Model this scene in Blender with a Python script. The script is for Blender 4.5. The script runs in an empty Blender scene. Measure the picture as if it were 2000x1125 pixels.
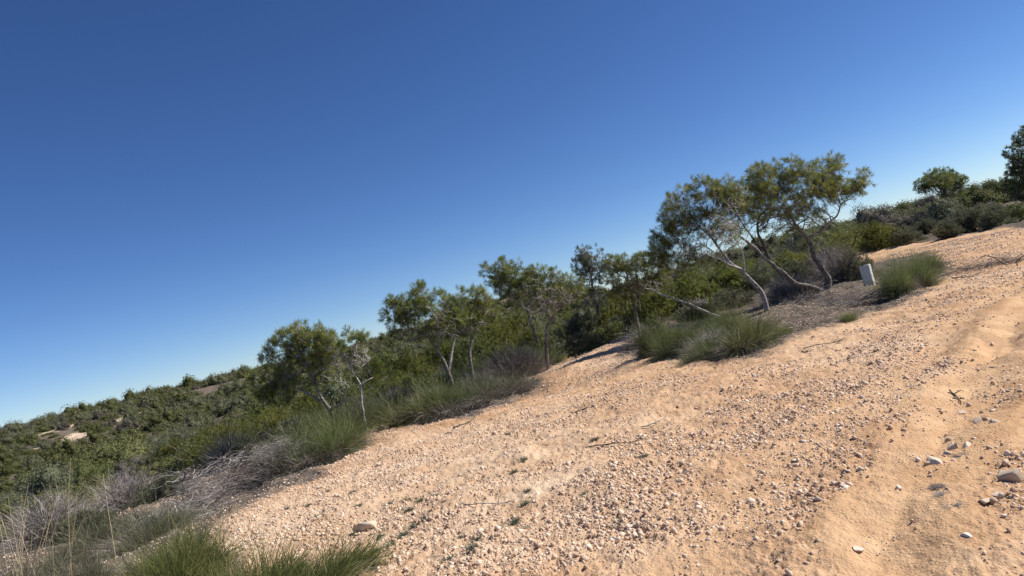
import bpy, math, random
import numpy as np
from mathutils import Vector, Matrix

R0 = np.random.default_rng(7)
random.seed(7)
scene = bpy.context.scene
COL = scene.collection
W_PX, H_PX, F_PX = 2000.0, 1125.0, 1444.0
ROLL = math.radians(14.2)
PITCH = math.atan(47.0 / 1444.0)
CAM = np.array([0.0, 0.0, 1.6])
SUN_EL, SUN_AZ = math.radians(43), math.radians(84)      # azimuth clockwise from +Y

# ------------------------------------------------------------------ camera
rt = np.array([1.0, 0, 0])
fw = np.array([0, math.cos(PITCH), math.sin(PITCH)])
up0 = np.array([0, -math.sin(PITCH), math.cos(PITCH)])
im_r = math.cos(ROLL) * rt - math.sin(ROLL) * up0
im_u = math.sin(ROLL) * rt + math.cos(ROLL) * up0
cd = bpy.data.cameras.new('camera')
cd.sensor_width = 36.0
cd.lens = 36.0 * F_PX / W_PX
cd.clip_start, cd.clip_end = 0.05, 8000
cam = bpy.data.objects.new('camera', cd)
COL.objects.link(cam)
cam.matrix_world = Matrix(((im_r[0], im_u[0], -fw[0], CAM[0]), (im_r[1], im_u[1], -fw[1], CAM[1]),
                           (im_r[2], im_u[2], -fw[2], CAM[2]), (0, 0, 0, 1)))
scene.camera = cam


def ray(px, py):
    d = fw * F_PX + im_r * (px - W_PX / 2) - im_u * (py - H_PX / 2)
    return d / d[1]                                        # y component 1


# ------------------------------------------------------------------ noise / terrain
def smooth(x, a, b):
    t = np.clip((x - a) / (b - a), 0, 1)
    return t * t * (3 - 2 * t)


_P = np.random.default_rng(11).permutation(4096)
_G = np.random.default_rng(12).random(4096) * 2 - 1


def vnoise(x, y, seed=0):
    xi, yi = np.floor(x).astype(np.int64), np.floor(y).astype(np.int64)
    fx, fy = x - xi, y - yi
    fx = fx * fx * fx * (fx * (fx * 6 - 15) + 10)
    fy = fy * fy * fy * (fy * (fy * 6 - 15) + 10)

    def g(i, j):
        return _G[_P[(_P[(i + seed * 131) & 4095] + j) & 4095]]
    a, b, c, d = g(xi, yi), g(xi + 1, yi), g(xi, yi + 1), g(xi + 1, yi + 1)
    return (a + (b - a) * fx) * (1 - fy) + (c + (d - c) * fx) * fy


def fbm(x, y, f, octv, seed=0, gain=.5):
    s, a = 0.0, 1.0
    for k in range(octv):
        s = s + a * vnoise(x * f + 17.3 * k, y * f - 9.1 * k, seed + k)
        f *= 2.03
        a *= gain
    return s


EDGE_Y = np.array([-60, -6, 5, 9, 11.4, 13.1, 14.5, 21, 30, 51, 90])
EDGE_X = np.array([-9, -6.5, -5.0, -4.07, -3.2, -1.9, -.2, 2.6, 6.0, 13, 22])


def height(x, y):
    """large terrain shape"""
    x = np.asarray(x, float)
    y = np.asarray(y, float)
    s = np.interp(y, EDGE_Y, EDGE_X) - x
    r = np.hypot(x, y)
    z = -.3 * smooth(s, .1, 2.5) - 1.6 * smooth(s, 6, 19) * (1 - smooth(y, 13, 24)) - 2.6 * smooth(s, 14, 42)
    z = z + smooth(s, 4, 20) * 5.25 * smooth(r, 48, 152)
    z = z + smooth(-s, 0, 8) * (.5 * smooth(y, 17, 34) + .75 * smooth(r, 34, 75))
    z = z - .38 * np.exp(-((x - .2) / 1.5) ** 2 - ((y - 15.6) / 1.6) ** 2)
    z = z - 60 * smooth(r, 175, 1500)
    z = z + smooth(r, 20, 70) * .45 * fbm(x, y, .045, 3, 3)
    return z


def px_dist_poly(x, y, poly, closed=True):
    """signed distance to polygon (negative inside)"""
    p = np.asarray(poly, float)
    d = np.full(x.shape, 1e9)
    ins = np.zeros(x.shape, bool)
    n = len(p)
    for i in range(n if closed else n - 1):
        a, b = p[i], p[(i + 1) % n]
        e = b - a
        t = np.clip(((x - a[0]) * e[0] + (y - a[1]) * e[1]) / (e @ e + 1e-9), 0, 1)
        d = np.minimum(d, np.hypot(x - a[0] - t * e[0], y - a[1] - t * e[1]))
        if closed:
            c = (a[1] > y) != (b[1] > y)
            with np.errstate(divide='ignore', invalid='ignore'):
                xx = a[0] + (y - a[1]) * e[0] / (e[1] if abs(e[1]) > 1e-9 else 1e-9)
            ins ^= c & (x < xx)
    return np.where(ins, -d, d) if closed else d


TT = np.concatenate([np.arange(2.0, 40, .02), np.arange(40, 400, .2)])


def ground_hit(px, py):
    d = ray(px, py)
    P = CAM + TT[:, None] * d
    below = P[:, 2] < height(P[:, 0], P[:, 1])
    i = int(np.argmax(below)) if below.any() else 1200
    return np.array([P[i, 0], P[i, 1], float(height(P[i, 0], P[i, 1]))])


def at_depth(px, py, Y):
    return CAM + ray(px, py) * Y


def gh2(pts):
    return [tuple(ground_hit(*p)[:2]) for p in pts]


left_edge = gh2([(440, 1012), (520, 975), (600, 935), (650, 902), (720, 852), (800, 824), (850, 830), (920, 815), (1000, 788), (1042, 766),
                 (1015, 745), (1080, 708), (1150, 684), (1210, 670), (1300, 628), (1400, 588)])
top_edge = gh2([(1640, 510), (1700, 478), (1740, 470), (1830, 468), (1900, 455), (2000, 442), (2200, 400)])
DIRT = [(-5.5, -8), (-5.0, 4), (-4.6, 7)] + left_edge + top_edge + [(45, 22), (60, -40), (-5.5, -40)]
ISLAND = gh2([(1225, 690), (1275, 706), (1380, 712), (1490, 694), (1560, 664), (1640, 638), (1700, 604), (1780, 584), (1832, 548), (1850, 515),
              (1800, 497), (1710, 512), (1600, 530), (1480, 562), (1400, 600), (1300, 640), (1240, 668)])
RUT = gh2([(1640, 1300), (1700, 1125), (1760, 1010), (1830, 890), (1860, 820), (1905, 740), (1950, 670), (2010, 600), (2120, 520)])
RUT2 = gh2([(1270, 1200), (1480, 985), (1640, 830), (1780, 720), (1900, 610), (2000, 548), (2100, 490)])
RUT3 = gh2([(2250, 1060), (2120, 900), (2060, 760), (2080, 620)])
HILL_TRACKS = [gh2([(58, 880), (110, 868), (165, 852), (215, 830), (262, 808), (300, 795)]),
               gh2([(50, 858), (100, 845), (150, 828)]), gh2([(125, 860), (165, 842)])]


def masks(x, y):
    n = fbm(x, y, .9, 3, 20)
    dd = px_dist_poly(x, y, DIRT) + .35 * n
    di = px_dist_poly(x, y, ISLAND) + .3 * n
    dirt = smooth(-dd, -.15, .35) * smooth(di, -.2, .25)
    r1 = px_dist_poly(x, y, RUT, False)
    r2 = px_dist_poly(x, y, RUT2, False)
    r3 = px_dist_poly(x, y, RUT3, False)
    n2 = fbm(x, y, 1.7, 3, 31)
    track = np.maximum(np.maximum(1 - smooth(r1 + .2 * n2, .2, .6), .75 * (1 - smooth(r2 + .2 * n2, .08, .42))),
                       .6 * (1 - smooth(r3 + .2 * n2, .1, .4)))
    hill = np.zeros(x.shape)
    for k, t in enumerate(HILL_TRACKS):
        hill = np.maximum(hill, 1 - smooth(px_dist_poly(x, y, t, False) + .9 * fbm(x, y, .35, 2, 50), .5, 1.9 - .2 * k))
    return dirt, track, hill, r1, r2


# ------------------------------------------------------------------ helpers: tagging, meshes
def tag(o, label=None, cat=None, group=None, kind=None):
    for k, v in (('label', label), ('category', cat), ('group', group), ('kind', kind)):
        if v:
            o[k] = v
    return o


def empty(name, loc, label, cat, group=None, rz=0.0):
    o = bpy.data.objects.new(name, None)
    o.empty_display_size = .1
    COL.objects.link(o)
    o.location = loc
    o.rotation_euler = (0, 0, rz)
    return tag(o, label, cat, group)


def mesh(name, V, faces, mats, attrs=None, midx=None, smooth_shade=False):
    """faces: list of int arrays (n,k)"""
    me = bpy.data.meshes.new(name)
    V = np.ascontiguousarray(V, np.float32)
    me.vertices.add(len(V))
    me.vertices.foreach_set('co', V.ravel())
    lv = np.concatenate([f.ravel() for f in faces]).astype(np.int32)
    tot = np.concatenate([np.full(len(f), f.shape[1], np.int32) for f in faces])
    st = np.concatenate([[0], np.cumsum(tot)[:-1]]).astype(np.int32)
    me.loops.add(len(lv))
    me.loops.foreach_set('vertex_index', lv)
    me.polygons.add(len(tot))
    me.polygons.foreach_set('loop_start', st)
    me.polygons.foreach_set('loop_total', tot)
    if midx is not None:
        me.polygons.foreach_set('material_index', np.asarray(midx, np.int32))
    if smooth_shade:
        me.polygons.foreach_set('use_smooth', np.ones(len(tot), bool))
    for m in (mats if isinstance(mats, (list, tuple)) else [mats]):
        me.materials.append(m)
    for k, a in (attrs or {}).items():
        at = me.attributes.new(k, 'FLOAT', 'POINT')
        at.data.foreach_set('value', np.ascontiguousarray(a, np.float32))
    me.update(calc_edges=True)
    return me


def obj(name, me, parent=None, loc=None):
    o = bpy.data.objects.new(name, me)
    COL.objects.link(o)
    if parent:
        o.parent = parent
    if loc is not None:
        o.location = loc
    return o


def join(parts):
    """parts: list of (V, [faces], attrs)"""
    Vs, Fs, n, A = [], {}, 0, {}
    for V, faces, at in parts:
        Vs.append(V)
        for f in faces:
            Fs.setdefault(f.shape[1], []).append(f + n)
        for k, a in at.items():
            A.setdefault(k, []).append(a)
        n += len(V)
    return np.concatenate(Vs), [np.concatenate(f) for f in Fs.values()], {k: np.concatenate(a) for k, a in A.items()}


def nrm(v):
    return v / (np.linalg.norm(v, axis=-1, keepdims=True) + 1e-9)


def ribbons(base, d, L, w, droop, rng, seg=3, side=.0, kink=0.0, down=None, taper=.9):
    """flat tapered blades; everything vectorised. returns (V, faces, attrs)"""
    N = len(base)
    t = np.linspace(0, 1, seg + 1)
    d = nrm(d)
    sd = nrm(np.cross(d, rng.normal(size=(N, 3))))
    dn = np.array([0, 0, -1.0]) if down is None else down
    P = base[:, None] + d[:, None] * (L[:, None] * t)[..., None] + dn * (droop * L)[:, None, None] * (t ** 2)[None, :, None]
    if side:
        P = P + sd[:, None] * (L[:, None] * side * rng.normal(size=(N, 1)) * t ** 2)[..., None]
    if kink:
        P[:, 1:] += rng.normal(size=(N, seg, 3)) * (kink * L)[:, None, None]
    wv = nrm(np.cross(d, rng.normal(size=(N, 3))))
    ww = (w[:, None] * (1 - taper * t) * .5)[..., None]
    V = np.stack([P - wv[:, None] * ww, P + wv[:, None] * ww], 2).reshape(-1, 3)
    i0 = (np.arange(N) * (seg + 1) * 2)[:, None] + (np.arange(seg) * 2)[None]
    i0 = i0.ravel()
    F = np.stack([i0, i0 + 1, i0 + 3, i0 + 2], 1)
    tint = np.repeat(rng.random(N), (seg + 1) * 2)
    along = np.tile(np.repeat(t, 2), N)
    return V, [F], {'tint': tint, 'along': along}


def leaves(c, n, size, rng, aspect=.55):
    """diamond leaves centred c, facing roughly n"""
    N = len(c)
    n = nrm(n + rng.normal(size=(N, 3)) * .6)
    u = nrm(np.cross(n, rng.normal(size=(N, 3))))
    v = np.cross(n, u)
    s = size[:, None]
    V = np.stack([c - u * s, c + v * s * aspect, c + u * s, c - v * s * aspect], 1).reshape(-1, 3)
    F = np.arange(4 * N).reshape(N, 4)
    return V, [F], {'tint': np.repeat(rng.random(N), 4)}


def tube(P, rad, sides=5):
    P = np.asarray(P, float)
    n = len(P)
    T = nrm(np.gradient(P, axis=0))
    a = np.array([.31, .17, .93]) if abs(T[0, 2]) < .9 else np.array([1.0, .1, .0])
    U = np.zeros_like(P)
    u = a
    for i in range(n):
        u = u - T[i] * (u @ T[i])
        u = u / (np.linalg.norm(u) + 1e-9)
        U[i] = u
    Wv = np.cross(T, U)
    ang = np.arange(sides) * 2 * math.pi / sides
    V = (P[:, None] + (U[:, None] * np.cos(ang)[None, :, None] + Wv[:, None] * np.sin(ang)[None, :, None]) * np.asarray(rad)[:, None, None]).reshape(-1, 3)
    i = np.arange(n - 1)[:, None] * sides
    j = np.arange(sides)[None]
    k = (j + 1) % sides
    F = np.stack([(i + j).ravel(), (i + k).ravel(), (i + sides + k).ravel(), (i + sides + j).ravel()], 1)
    cap = (n - 1) * sides + np.arange(sides)
    return V, [F, cap[None]], {'rad': np.repeat(np.asarray(rad, float), sides)}


# ------------------------------------------------------------------ materials
class NT:
    def __init__(self, name):
        self.m = bpy.data.materials.new(name)
        self.m.use_nodes = True
        self.n = self.m.node_tree.nodes
        self.l = self.m.node_tree.links
        self.n.clear()
        self.out = self.n.new('ShaderNodeOutputMaterial')

    def node(self, t, **kw):
        nd = self.n.new(t)
        for k, v in kw.items():
            if k.startswith('i_'):
                nd.inputs[k[2:].replace('_', ' ')].default_value = v
            else:
                setattr(nd, k, v)
        return nd

    def link(self, a, b):
        self.l.new(a, b)

    def attr(self, name):
        return self.node('ShaderNodeAttribute', attribute_name=name).outputs['Fac']

    def noise(self, scale, detail=4, rough=.6, vec=None):
        nd = self.node('ShaderNodeTexNoise')
        nd.inputs['Scale'].default_value = scale
        nd.inputs['Detail'].default_value = detail
        nd.inputs['Roughness'].default_value = rough
        if vec is not None:
            self.link(vec, nd.inputs['Vector'])
        return nd.outputs['Fac']

    def mix(self, f, a, b, mode='MIX'):
        nd = self.node('ShaderNodeMix', data_type='RGBA', blend_type=mode)
        for s, v in ((0, f), (6, a), (7, b)):
            if hasattr(v, 'is_output'):
                self.link(v, nd.inputs[s])
            elif s == 0:
                nd.inputs[s].default_value = v
            else:
                nd.inputs[s].default_value = (*v, 1) if len(v) == 3 else v
        return nd.outputs[2]

    def ramp(self, f, lo, hi, a=0.0, b=1.0):
        nd = self.node('ShaderNodeMapRange', interpolation_type='SMOOTHSTEP')
        self.link(f, nd.inputs[0])
        for i, v in enumerate((lo, hi, a, b)):
            nd.inputs[i + 1].default_value = v
        return nd.outputs[0]

    def math(self, op, a, b=0.0):
        nd = self.node('ShaderNodeMath', operation=op)
        for i, v in enumerate((a, b)):
            if hasattr(v, 'is_output'):
                self.link(v, nd.inputs[i])
            else:
                nd.inputs[i].default_value = v
        return nd.outputs[0]

    def coords(self):
        return self.node('ShaderNodeNewGeometry').outputs['Position']

    def objc(self):
        return self.node('ShaderNodeTexCoord').outputs['Object']

    def rnd(self):
        return self.node('ShaderNodeObjectInfo').outputs['Random']

    def bsdf(self, col, rough=.8, spec=.2, bump=None, bstr=.5, bdist=.01, transl=None):
        b = self.node('ShaderNodeBsdfPrincipled')
        self.link(col, b.inputs['Base Color']) if hasattr(col, 'is_output') else setattr(b.inputs['Base Color'], 'default_value', (*col, 1))
        b.inputs['Roughness'].default_value = rough
        b.inputs['Specular IOR Level'].default_value = spec
        if bump is not None:
            bp = self.node('ShaderNodeBump')
            bp.inputs['Strength'].default_value = bstr
            bp.inputs['Distance'].default_value = bdist
            self.link(bump, bp.inputs['Height'])
            self.link(bp.outputs[0], b.inputs['Normal'])
        res = b.outputs[0]
        if transl:
            t = self.node('ShaderNodeBsdfTranslucent')
            self.link(col, t.inputs['Color'])
            mx = self.node('ShaderNodeMixShader')
            mx.inputs[0].default_value = transl
            self.link(res, mx.inputs[1])
            self.link(t.outputs[0], mx.inputs[2])
            res = mx.outputs[0]
        self.link(res, self.out.inputs['Surface'])
        return self.m


def foliage_mat(name, dark, mid, light, rough=.55, transl=.22, objvar=.35, base=None, spec=.12):
    t = NT(name)
    ti = t.attr('tint')
    c = t.mix(t.ramp(ti, .0, .55), dark, mid)
    c = t.mix(t.ramp(ti, .6, 1.0), c, light)
    if base is not None:
        c = t.mix(t.ramp(t.attr('along'), .05, .5), base, c)
    hs = t.node('ShaderNodeHueSaturation')
    r = t.rnd()
    t.link(t.math('ADD', t.math('MULTIPLY', r, objvar), 1.16 - objvar / 2), hs.inputs['Value'])
    r2 = t.math('FRACT', t.math('MULTIPLY', r, 17.3))
    t.link(t.math('ADD', t.math('MULTIPLY', r2, .03), .485), hs.inputs['Hue'])
    t.link(c, hs.inputs['Color'])
    return t.bsdf(hs.outputs[0], rough, spec, transl=transl)


M_NEEDLE = foliage_mat('pine_needles', (.080, .108, .026), (.195, .225, .058), (.38, .38, .125), transl=.4, objvar=.25)
M_NEEDLE_D = foliage_mat('pine_needles_dark', (.060, .078, .026), (.115, .138, .042), (.20, .21, .072), transl=.35)
M_LEAF = foliage_mat('shrub_leaves', (.085, .098, .026), (.175, .188, .050), (.285, .285, .088), transl=.4)
M_HILL = foliage_mat('hill_scrub_leaves', (.075, .085, .032), (.150, .158, .060), (.235, .235, .105), transl=.3)
M_LEAF_GREY = foliage_mat('grey_green_leaves', (.090, .098, .058), (.165, .170, .098), (.265, .262, .165), transl=.25)
M_BROWN_SCRUB = foliage_mat('brown_scrub_leaves', (.080, .072, .052), (.15, .132, .098), (.23, .205, .155), transl=.1)
M_GRASS_G = foliage_mat('grey_grass_blades', (.070, .075, .045), (.150, .150, .090), (.33, .305, .20), transl=.25, base=(.17, .145, .105), objvar=.1)
M_LEAF_BROWN = foliage_mat('grey_brown_twigs', (.11, .095, .085), (.20, .175, .158), (.33, .29, .27), transl=.03)
M_GRASS = foliage_mat('green_grass_blades', (.058, .074, .026), (.150, .172, .062), (.34, .325, .165), transl=.36, base=(.18, .15, .10))
M_GRASS_N = foliage_mat('fresh_grass_blades', (.060, .082, .026), (.165, .190, .060), (.38, .36, .165), transl=.42, base=(.13, .12, .06), objvar=.1)
M_THATCH = foliage_mat('dry_grass_thatch', (.12, .10, .082), (.235, .20, .165), (.40, .35, .29), transl=.1)
M_TWIG = foliage_mat('dry_grey_twigs', (.13, .11, .095), (.27, .235, .21), (.48, .43, .395), transl=.0, rough=.8)
M_STRAW = foliage_mat('straw_stems', (.30, .25, .14), (.45, .38, .23), (.55, .48, .32), transl=.15, objvar=.1)
M_WEED = foliage_mat('grey_green_weed', (.075, .09, .06), (.13, .15, .10), (.20, .21, .15), transl=.15)


def bark_mat(name, ya, yb, oa, ob):
    t = NT(name)
    p = t.objc()
    rad = t.attr('rad')
    n = t.noise(22, 5, .7, p)
    n2 = t.noise(4, 3, .6, p)
    young = t.mix(t.ramp(n, .35, .7), ya, yb)
    old = t.mix(t.ramp(n, .38, .62), oa, ob)
    f = t.ramp(t.math('ADD', rad, t.math('MULTIPLY', t.math('SUBTRACT', n2, .5), .09)), .018, .058)
    return t.bsdf(t.mix(f, young, old), .85, .2, bump=n, bstr=.8, bdist=.012)


M_BARK = bark_mat('grey_pine_bark', (.20, .175, .15), (.50, .455, .41), (.045, .036, .029), (.25, .215, .18))
M_BARK_S = bark_mat('silver_pine_bark', (.28, .25, .22), (.64, .60, .55), (.085, .07, .058), (.44, .40, .36))


def bark_dark_mat():
    t = NT('dark_bark')
    n = t.noise(22, 5, .7, t.objc())
    return t.bsdf(t.mix(t.ramp(n, .35, .7), (.045, .036, .030), (.20, .175, .15)), .85, .2, bump=n, bstr=.8, bdist=.012)


M_BARK_D = bark_dark_mat()


def concrete_mat():
    t = NT('weathered_concrete')
    p = t.objc()
    n = t.noise(35, 6, .7, p)
    n2 = t.noise(7, 4, .6, p)
    c = t.mix(t.ramp(n, .35, .7), (.50, .49, .46), (.70, .69, .65))
    c = t.mix(t.ramp(n2, .48, .7, 0, .7), c, (.33, .31, .27))
    sep = t.node('ShaderNodeSeparateXYZ')
    t.link(p, sep.inputs[0])
    c = t.mix(t.ramp(t.math('ADD', sep.outputs[2], t.math('MULTIPLY', n2, .12)), .08, .26, .8, 0), c, (.40, .31, .22))
    return t.bsdf(c, .9, .2, bump=n, bstr=.6, bdist=.006)


M_CONC = concrete_mat()


def stone_mat(name, a, b, c, var='tint'):
    t = NT(name)
    ti = t.attr(var) if var else t.rnd()
    n = t.noise(28, 5, .65, t.coords())
    col = t.mix(t.ramp(ti, 0, .5), a, b)
    col = t.mix(t.ramp(ti, .6, 1), col, c)
    col = t.mix(t.ramp(n, .4, .75, 0, .35), col, (.60, .45, .31))
    return t.bsdf(col, .9, .2, bump=n, bstr=.5, bdist=.008)


M_GRAVEL = stone_mat('gravel_stone', (.43, .29, .19), (.63, .465, .33), (.78, .64, .51))
M_ROCK = stone_mat('limestone_rock', (.42, .33, .245), (.56, .45, .34), (.70, .58, .46), None)
M_ROCK_W = stone_mat('white_limestone', (.66, .57, .46), (.70, .61, .50), (.76, .68, .57), None)


PALE = [ground_hit(640, 1000)[:2], ground_hit(900, 1000)[:2], ground_hit(780, 930)[:2]]


def ground_mat():
    t = NT('ground_surface')
    p = t.coords()
    dirt, track, hill = t.attr('dirt'), t.attr('track'), t.attr('hill')
    big = t.noise(.33, 4, .6, p)
    mid = t.noise(1.9, 5, .65, p)
    fine = t.noise(26, 6, .7, p)
    grit = t.noise(110, 4, .7, p)
    c = t.mix(t.ramp(mid, .32, .68), (.50, .298, .162), (.63, .405, .238))
    c = t.mix(t.ramp(big, .45, .68, 0, .8), c, (.68, .48, .315))
    c = t.mix(t.ramp(fine, .50, .72, 0, .5), c, (.68, .51, .35))
    c = t.mix(t.ramp(fine, .50, .30, 0, .6), c, (.36, .20, .105))
    c = t.mix(t.ramp(t.noise(6.5, 5, .7, p), .52, .72, 0, .55), c, (.44, .255, .14))
    c = t.mix(t.ramp(grit, .55, .75, 0, .4), c, (.72, .57, .42))
    c = t.mix(t.ramp(grit, .45, .28, 0, .4), c, (.33, .20, .11))
    c = t.mix(t.math('MULTIPLY', track, .75), c, t.mix(t.ramp(mid, .35, .7), (.555, .338, .178), (.655, .43, .245)))
    c = t.mix(t.math('MULTIPLY', t.attr('pale'), t.ramp(mid, .3, .6, .35, .95)), c, t.mix(fine, (.60, .435, .29), (.76, .60, .44)))
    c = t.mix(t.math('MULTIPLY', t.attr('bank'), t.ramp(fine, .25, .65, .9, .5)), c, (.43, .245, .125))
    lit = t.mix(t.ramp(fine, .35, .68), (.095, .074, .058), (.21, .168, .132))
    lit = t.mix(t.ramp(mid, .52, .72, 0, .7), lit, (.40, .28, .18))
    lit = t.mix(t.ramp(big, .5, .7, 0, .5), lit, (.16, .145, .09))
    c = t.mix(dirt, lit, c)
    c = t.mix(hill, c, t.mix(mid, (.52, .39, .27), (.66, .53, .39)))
    vor = t.node('ShaderNodeTexVoronoi')
    vor.inputs['Scale'].default_value = 42
    t.link(p, vor.inputs['Vector'])
    peb = t.ramp(vor.outputs['Distance'], .1, .5, 1, 0)
    h = t.math('ADD', t.math('ADD', t.math('MULTIPLY', fine, 1.0), t.math('MULTIPLY', grit, .5)), t.math('MULTIPLY', peb, .35))
    return t.bsdf(c, .95, .1, bump=h, bstr=.75, bdist=.018)


M_GROUND = ground_mat()

# ------------------------------------------------------------------ ground sheet
def ripple(x, y, m):
    dirt, track, hill, r1, r2 = m
    z = .05 * fbm(x, y, .5, 3, 5) + .022 * fbm(x, y, 2.1, 3, 8) * (1 - .5 * track)
    z = z + .012 * fbm(x, y, 7.5, 3, 9) * (1 - .6 * track) + .011 * fbm(x, y, 26, 3, 10, .6) * (1 - .6 * track)
    lip = lambda r, w: -1.0 * np.exp(-(r / w) ** 2) + .35 * np.exp(-((r - 1.9 * w) / (.7 * w)) ** 2)
    nn = .8 + .5 * fbm(x, y, .6, 2, 40)
    z = z + dirt * (.066 * nn * lip(r1 + .1 * fbm(x, y, 2.6, 3, 41), .2) + .03 * nn * lip(r2 + .08 * fbm(x, y, 2.2, 2, 42), .24))
    z = z + (1 - dirt) * .07 * fbm(x, y, 1.1, 3, 12)
    return z


def full_height(x, y):
    x = np.atleast_1d(np.asarray(x, float))
    y = np.atleast_1d(np.asarray(y, float))
    return height(x, y) + ripple(x, y, masks(x, y))


def build_ground():
    fa = np.radians(np.linspace(-50, 50, 900))
    ba = np.radians(np.linspace(50, 310, 90)[1:-1])
    A = np.concatenate([fa, ba])
    rad = np.concatenate([[.4], np.geomspace(1.2, 30, 640), np.geomspace(30.3, 200, 170), np.geomspace(215, 4000, 24)])
    X = rad[:, None] * np.sin(A)[None]
    Y = rad[:, None] * np.cos(A)[None]
    x, y = X.ravel(), Y.ravel()
    m = masks(x, y)
    z = height(x, y) + ripple(x, y, m)
    V = np.stack([x, y, z], 1)
    nA, nR = len(A), len(rad)
    i = np.arange(nR - 1)[:, None] * nA
    j = np.arange(nA)[None]
    k = (j + 1) % nA
    F = np.stack([(i + j).ravel(), (i + nA + j).ravel(), (i + nA + k).ravel(), (i + k).ravel()], 1)
    V = np.vstack([V, [[0, 0, float(full_height(0, 0)[0])]]])
    c = len(V) - 1
    jj = np.arange(nA)
    F3 = np.stack([jj, (jj + 1) % nA, np.full(nA, c)], 1)
    pale = np.zeros(len(x))
    for (a, b), q in zip(PALE, (2.0, 1.6, 2.2)):
        pale = np.maximum(pale, np.exp(-((x - a) ** 2 + (y - b) ** 2) / (q * q)))
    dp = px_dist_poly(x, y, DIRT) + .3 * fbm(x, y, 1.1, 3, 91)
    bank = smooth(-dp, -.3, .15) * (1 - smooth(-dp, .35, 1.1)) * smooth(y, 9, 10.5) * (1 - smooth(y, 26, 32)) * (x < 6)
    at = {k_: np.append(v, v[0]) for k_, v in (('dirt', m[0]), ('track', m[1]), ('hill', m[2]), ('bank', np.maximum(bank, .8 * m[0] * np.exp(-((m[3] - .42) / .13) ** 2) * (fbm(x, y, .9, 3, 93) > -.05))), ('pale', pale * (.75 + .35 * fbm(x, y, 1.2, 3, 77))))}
    # wind quads upward
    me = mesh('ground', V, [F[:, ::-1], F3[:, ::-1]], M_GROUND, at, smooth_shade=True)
    tag(obj('ground', me), kind='structure')


build_ground()

# ------------------------------------------------------------------ stones and gravel
def ico(sub):
    import bmesh
    bm = bmesh.new()
    bmesh.ops.create_icosphere(bm, subdivisions=sub, radius=1)
    V = np.array([v.co[:] for v in bm.verts])
    F = np.array([[v.index for v in f.verts] for f in bm.faces])
    bm.free()
    return V, F


ICO1, ICO2, ICO3 = ico(1), ico(2), ico(3)


def rock_shape(rng, base, rough=.28, flat=.65, facets=7, cut=(.38, .8)):
    V, F = base
    V = V.copy()
    for _ in range(facets):                                 # chop with random planes: angular chunk
        n = nrm(rng.normal(size=3))
        d = rng.uniform(*cut)
        s = V @ n
        V = V - np.clip(s - d, 0, None)[:, None] * n * .92
    V = V * (1 + rough * .3 * rng.normal(size=(len(V), 1)))
    return V * np.array([1, rng.uniform(.6, .95), flat]), F


def rotmats(rng, n):
    a = rng.uniform(0, 2 * math.pi, n)
    t = rng.normal(0, .25, (n, 2))
    c, s = np.cos(a), np.sin(a)
    M = np.zeros((n, 3, 3))
    M[:, 0, 0], M[:, 0, 1], M[:, 1, 0], M[:, 1, 1], M[:, 2, 2] = c, -s, s, c, 1
    M[:, 2, 0], M[:, 2, 1] = t[:, 0], t[:, 1]
    return M


def gravel():
    rng = np.random.default_rng(3)
    n = 1150000
    th = np.radians(rng.uniform(-44, 46, n))
    inv = rng.uniform(1 / 30., 1 / 2.6, n)
    r = 1 / inv
    far = rng.random(n) < .55
    r = np.where(far, np.sqrt(rng.uniform(4.0, 30 ** 2, n)), r)
    x, y = r * np.sin(th), r * np.cos(th)
    dirt, track, hill, r1, r2 = masks(x, y)
    cl = fbm(x, y, .55, 3, 60) * .6 + fbm(x, y, 2.6, 2, 64) * .55
    prob = np.clip(.28 + .95 * cl + .45 * np.exp(-((r1 - .85) / .22) ** 2), .03, 1) * dirt * (1 - .88 * track) * np.where(far, 1, np.clip(r / 7, .25, 1))
    prob = np.maximum(prob, .18 * (1 - dirt) * (r < 22))
    keep = rng.random(n) < prob
    x, y, r = x[keep], y[keep], r[keep]
    n = len(x)
    size = .0050 * np.exp(rng.normal(0, .7, n)) + .00045 * r
    size = np.clip(size, .0035, .032)
    z = full_height(x, y) + size * rng.uniform(-.35, .3, n)
    M = rotmats(rng, n) * size[:, None, None]
    pos = np.stack([x, y, z], 1)
    shapes = [rock_shape(rng, ICO1, .6, rng.uniform(.5, .9), 5) for _ in range(14)]
    which = rng.integers(0, 14, n)
    parts = []
    for k in range(14):
        s = which == k
        V, F = shapes[k]
        P = np.einsum('nij,vj->nvi', M[s], V) + pos[s][:, None]
        m = s.sum()
        FF = (F[None] + (np.arange(m) * len(V))[:, None, None]).reshape(-1, 3)
        parts.append((P.reshape(-1, 3), [FF], {'tint': np.repeat(rng.random(m), len(V))}))
    V, F, A = join(parts)
    tag(obj('gravel', mesh('gravel', V, F, M_GRAVEL, A)), 'loose pale gravel strewn over the orange dirt', None, None, 'stuff')
    print('gravel', n)


gravel()


def stone(px, py, w_px, label, group=None, mat=None, flat=.55, seed=0, base=ICO3, name='stone', facets=9):
    rng = np.random.default_rng(1000 + seed)
    g = ground_hit(px, py)
    s = w_px / F_PX * g[1] * .58
    V, F = rock_shape(rng, base, .07, flat, facets + 3, (.22, .72))
    a = rng.uniform(0, 6.28)
    c, sn = math.cos(a), math.sin(a)
    V = V @ np.array([[c, -sn, 0], [sn, c, 0], [0, 0, 1]]).T * s
    z = float(full_height(g[0], g[1])[0])
    o = obj(name, mesh(name, V, [F], mat or M_ROCK), loc=(g[0], g[1], z + s * flat * .16))
    return tag(o, label, 'stone', group)


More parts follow.
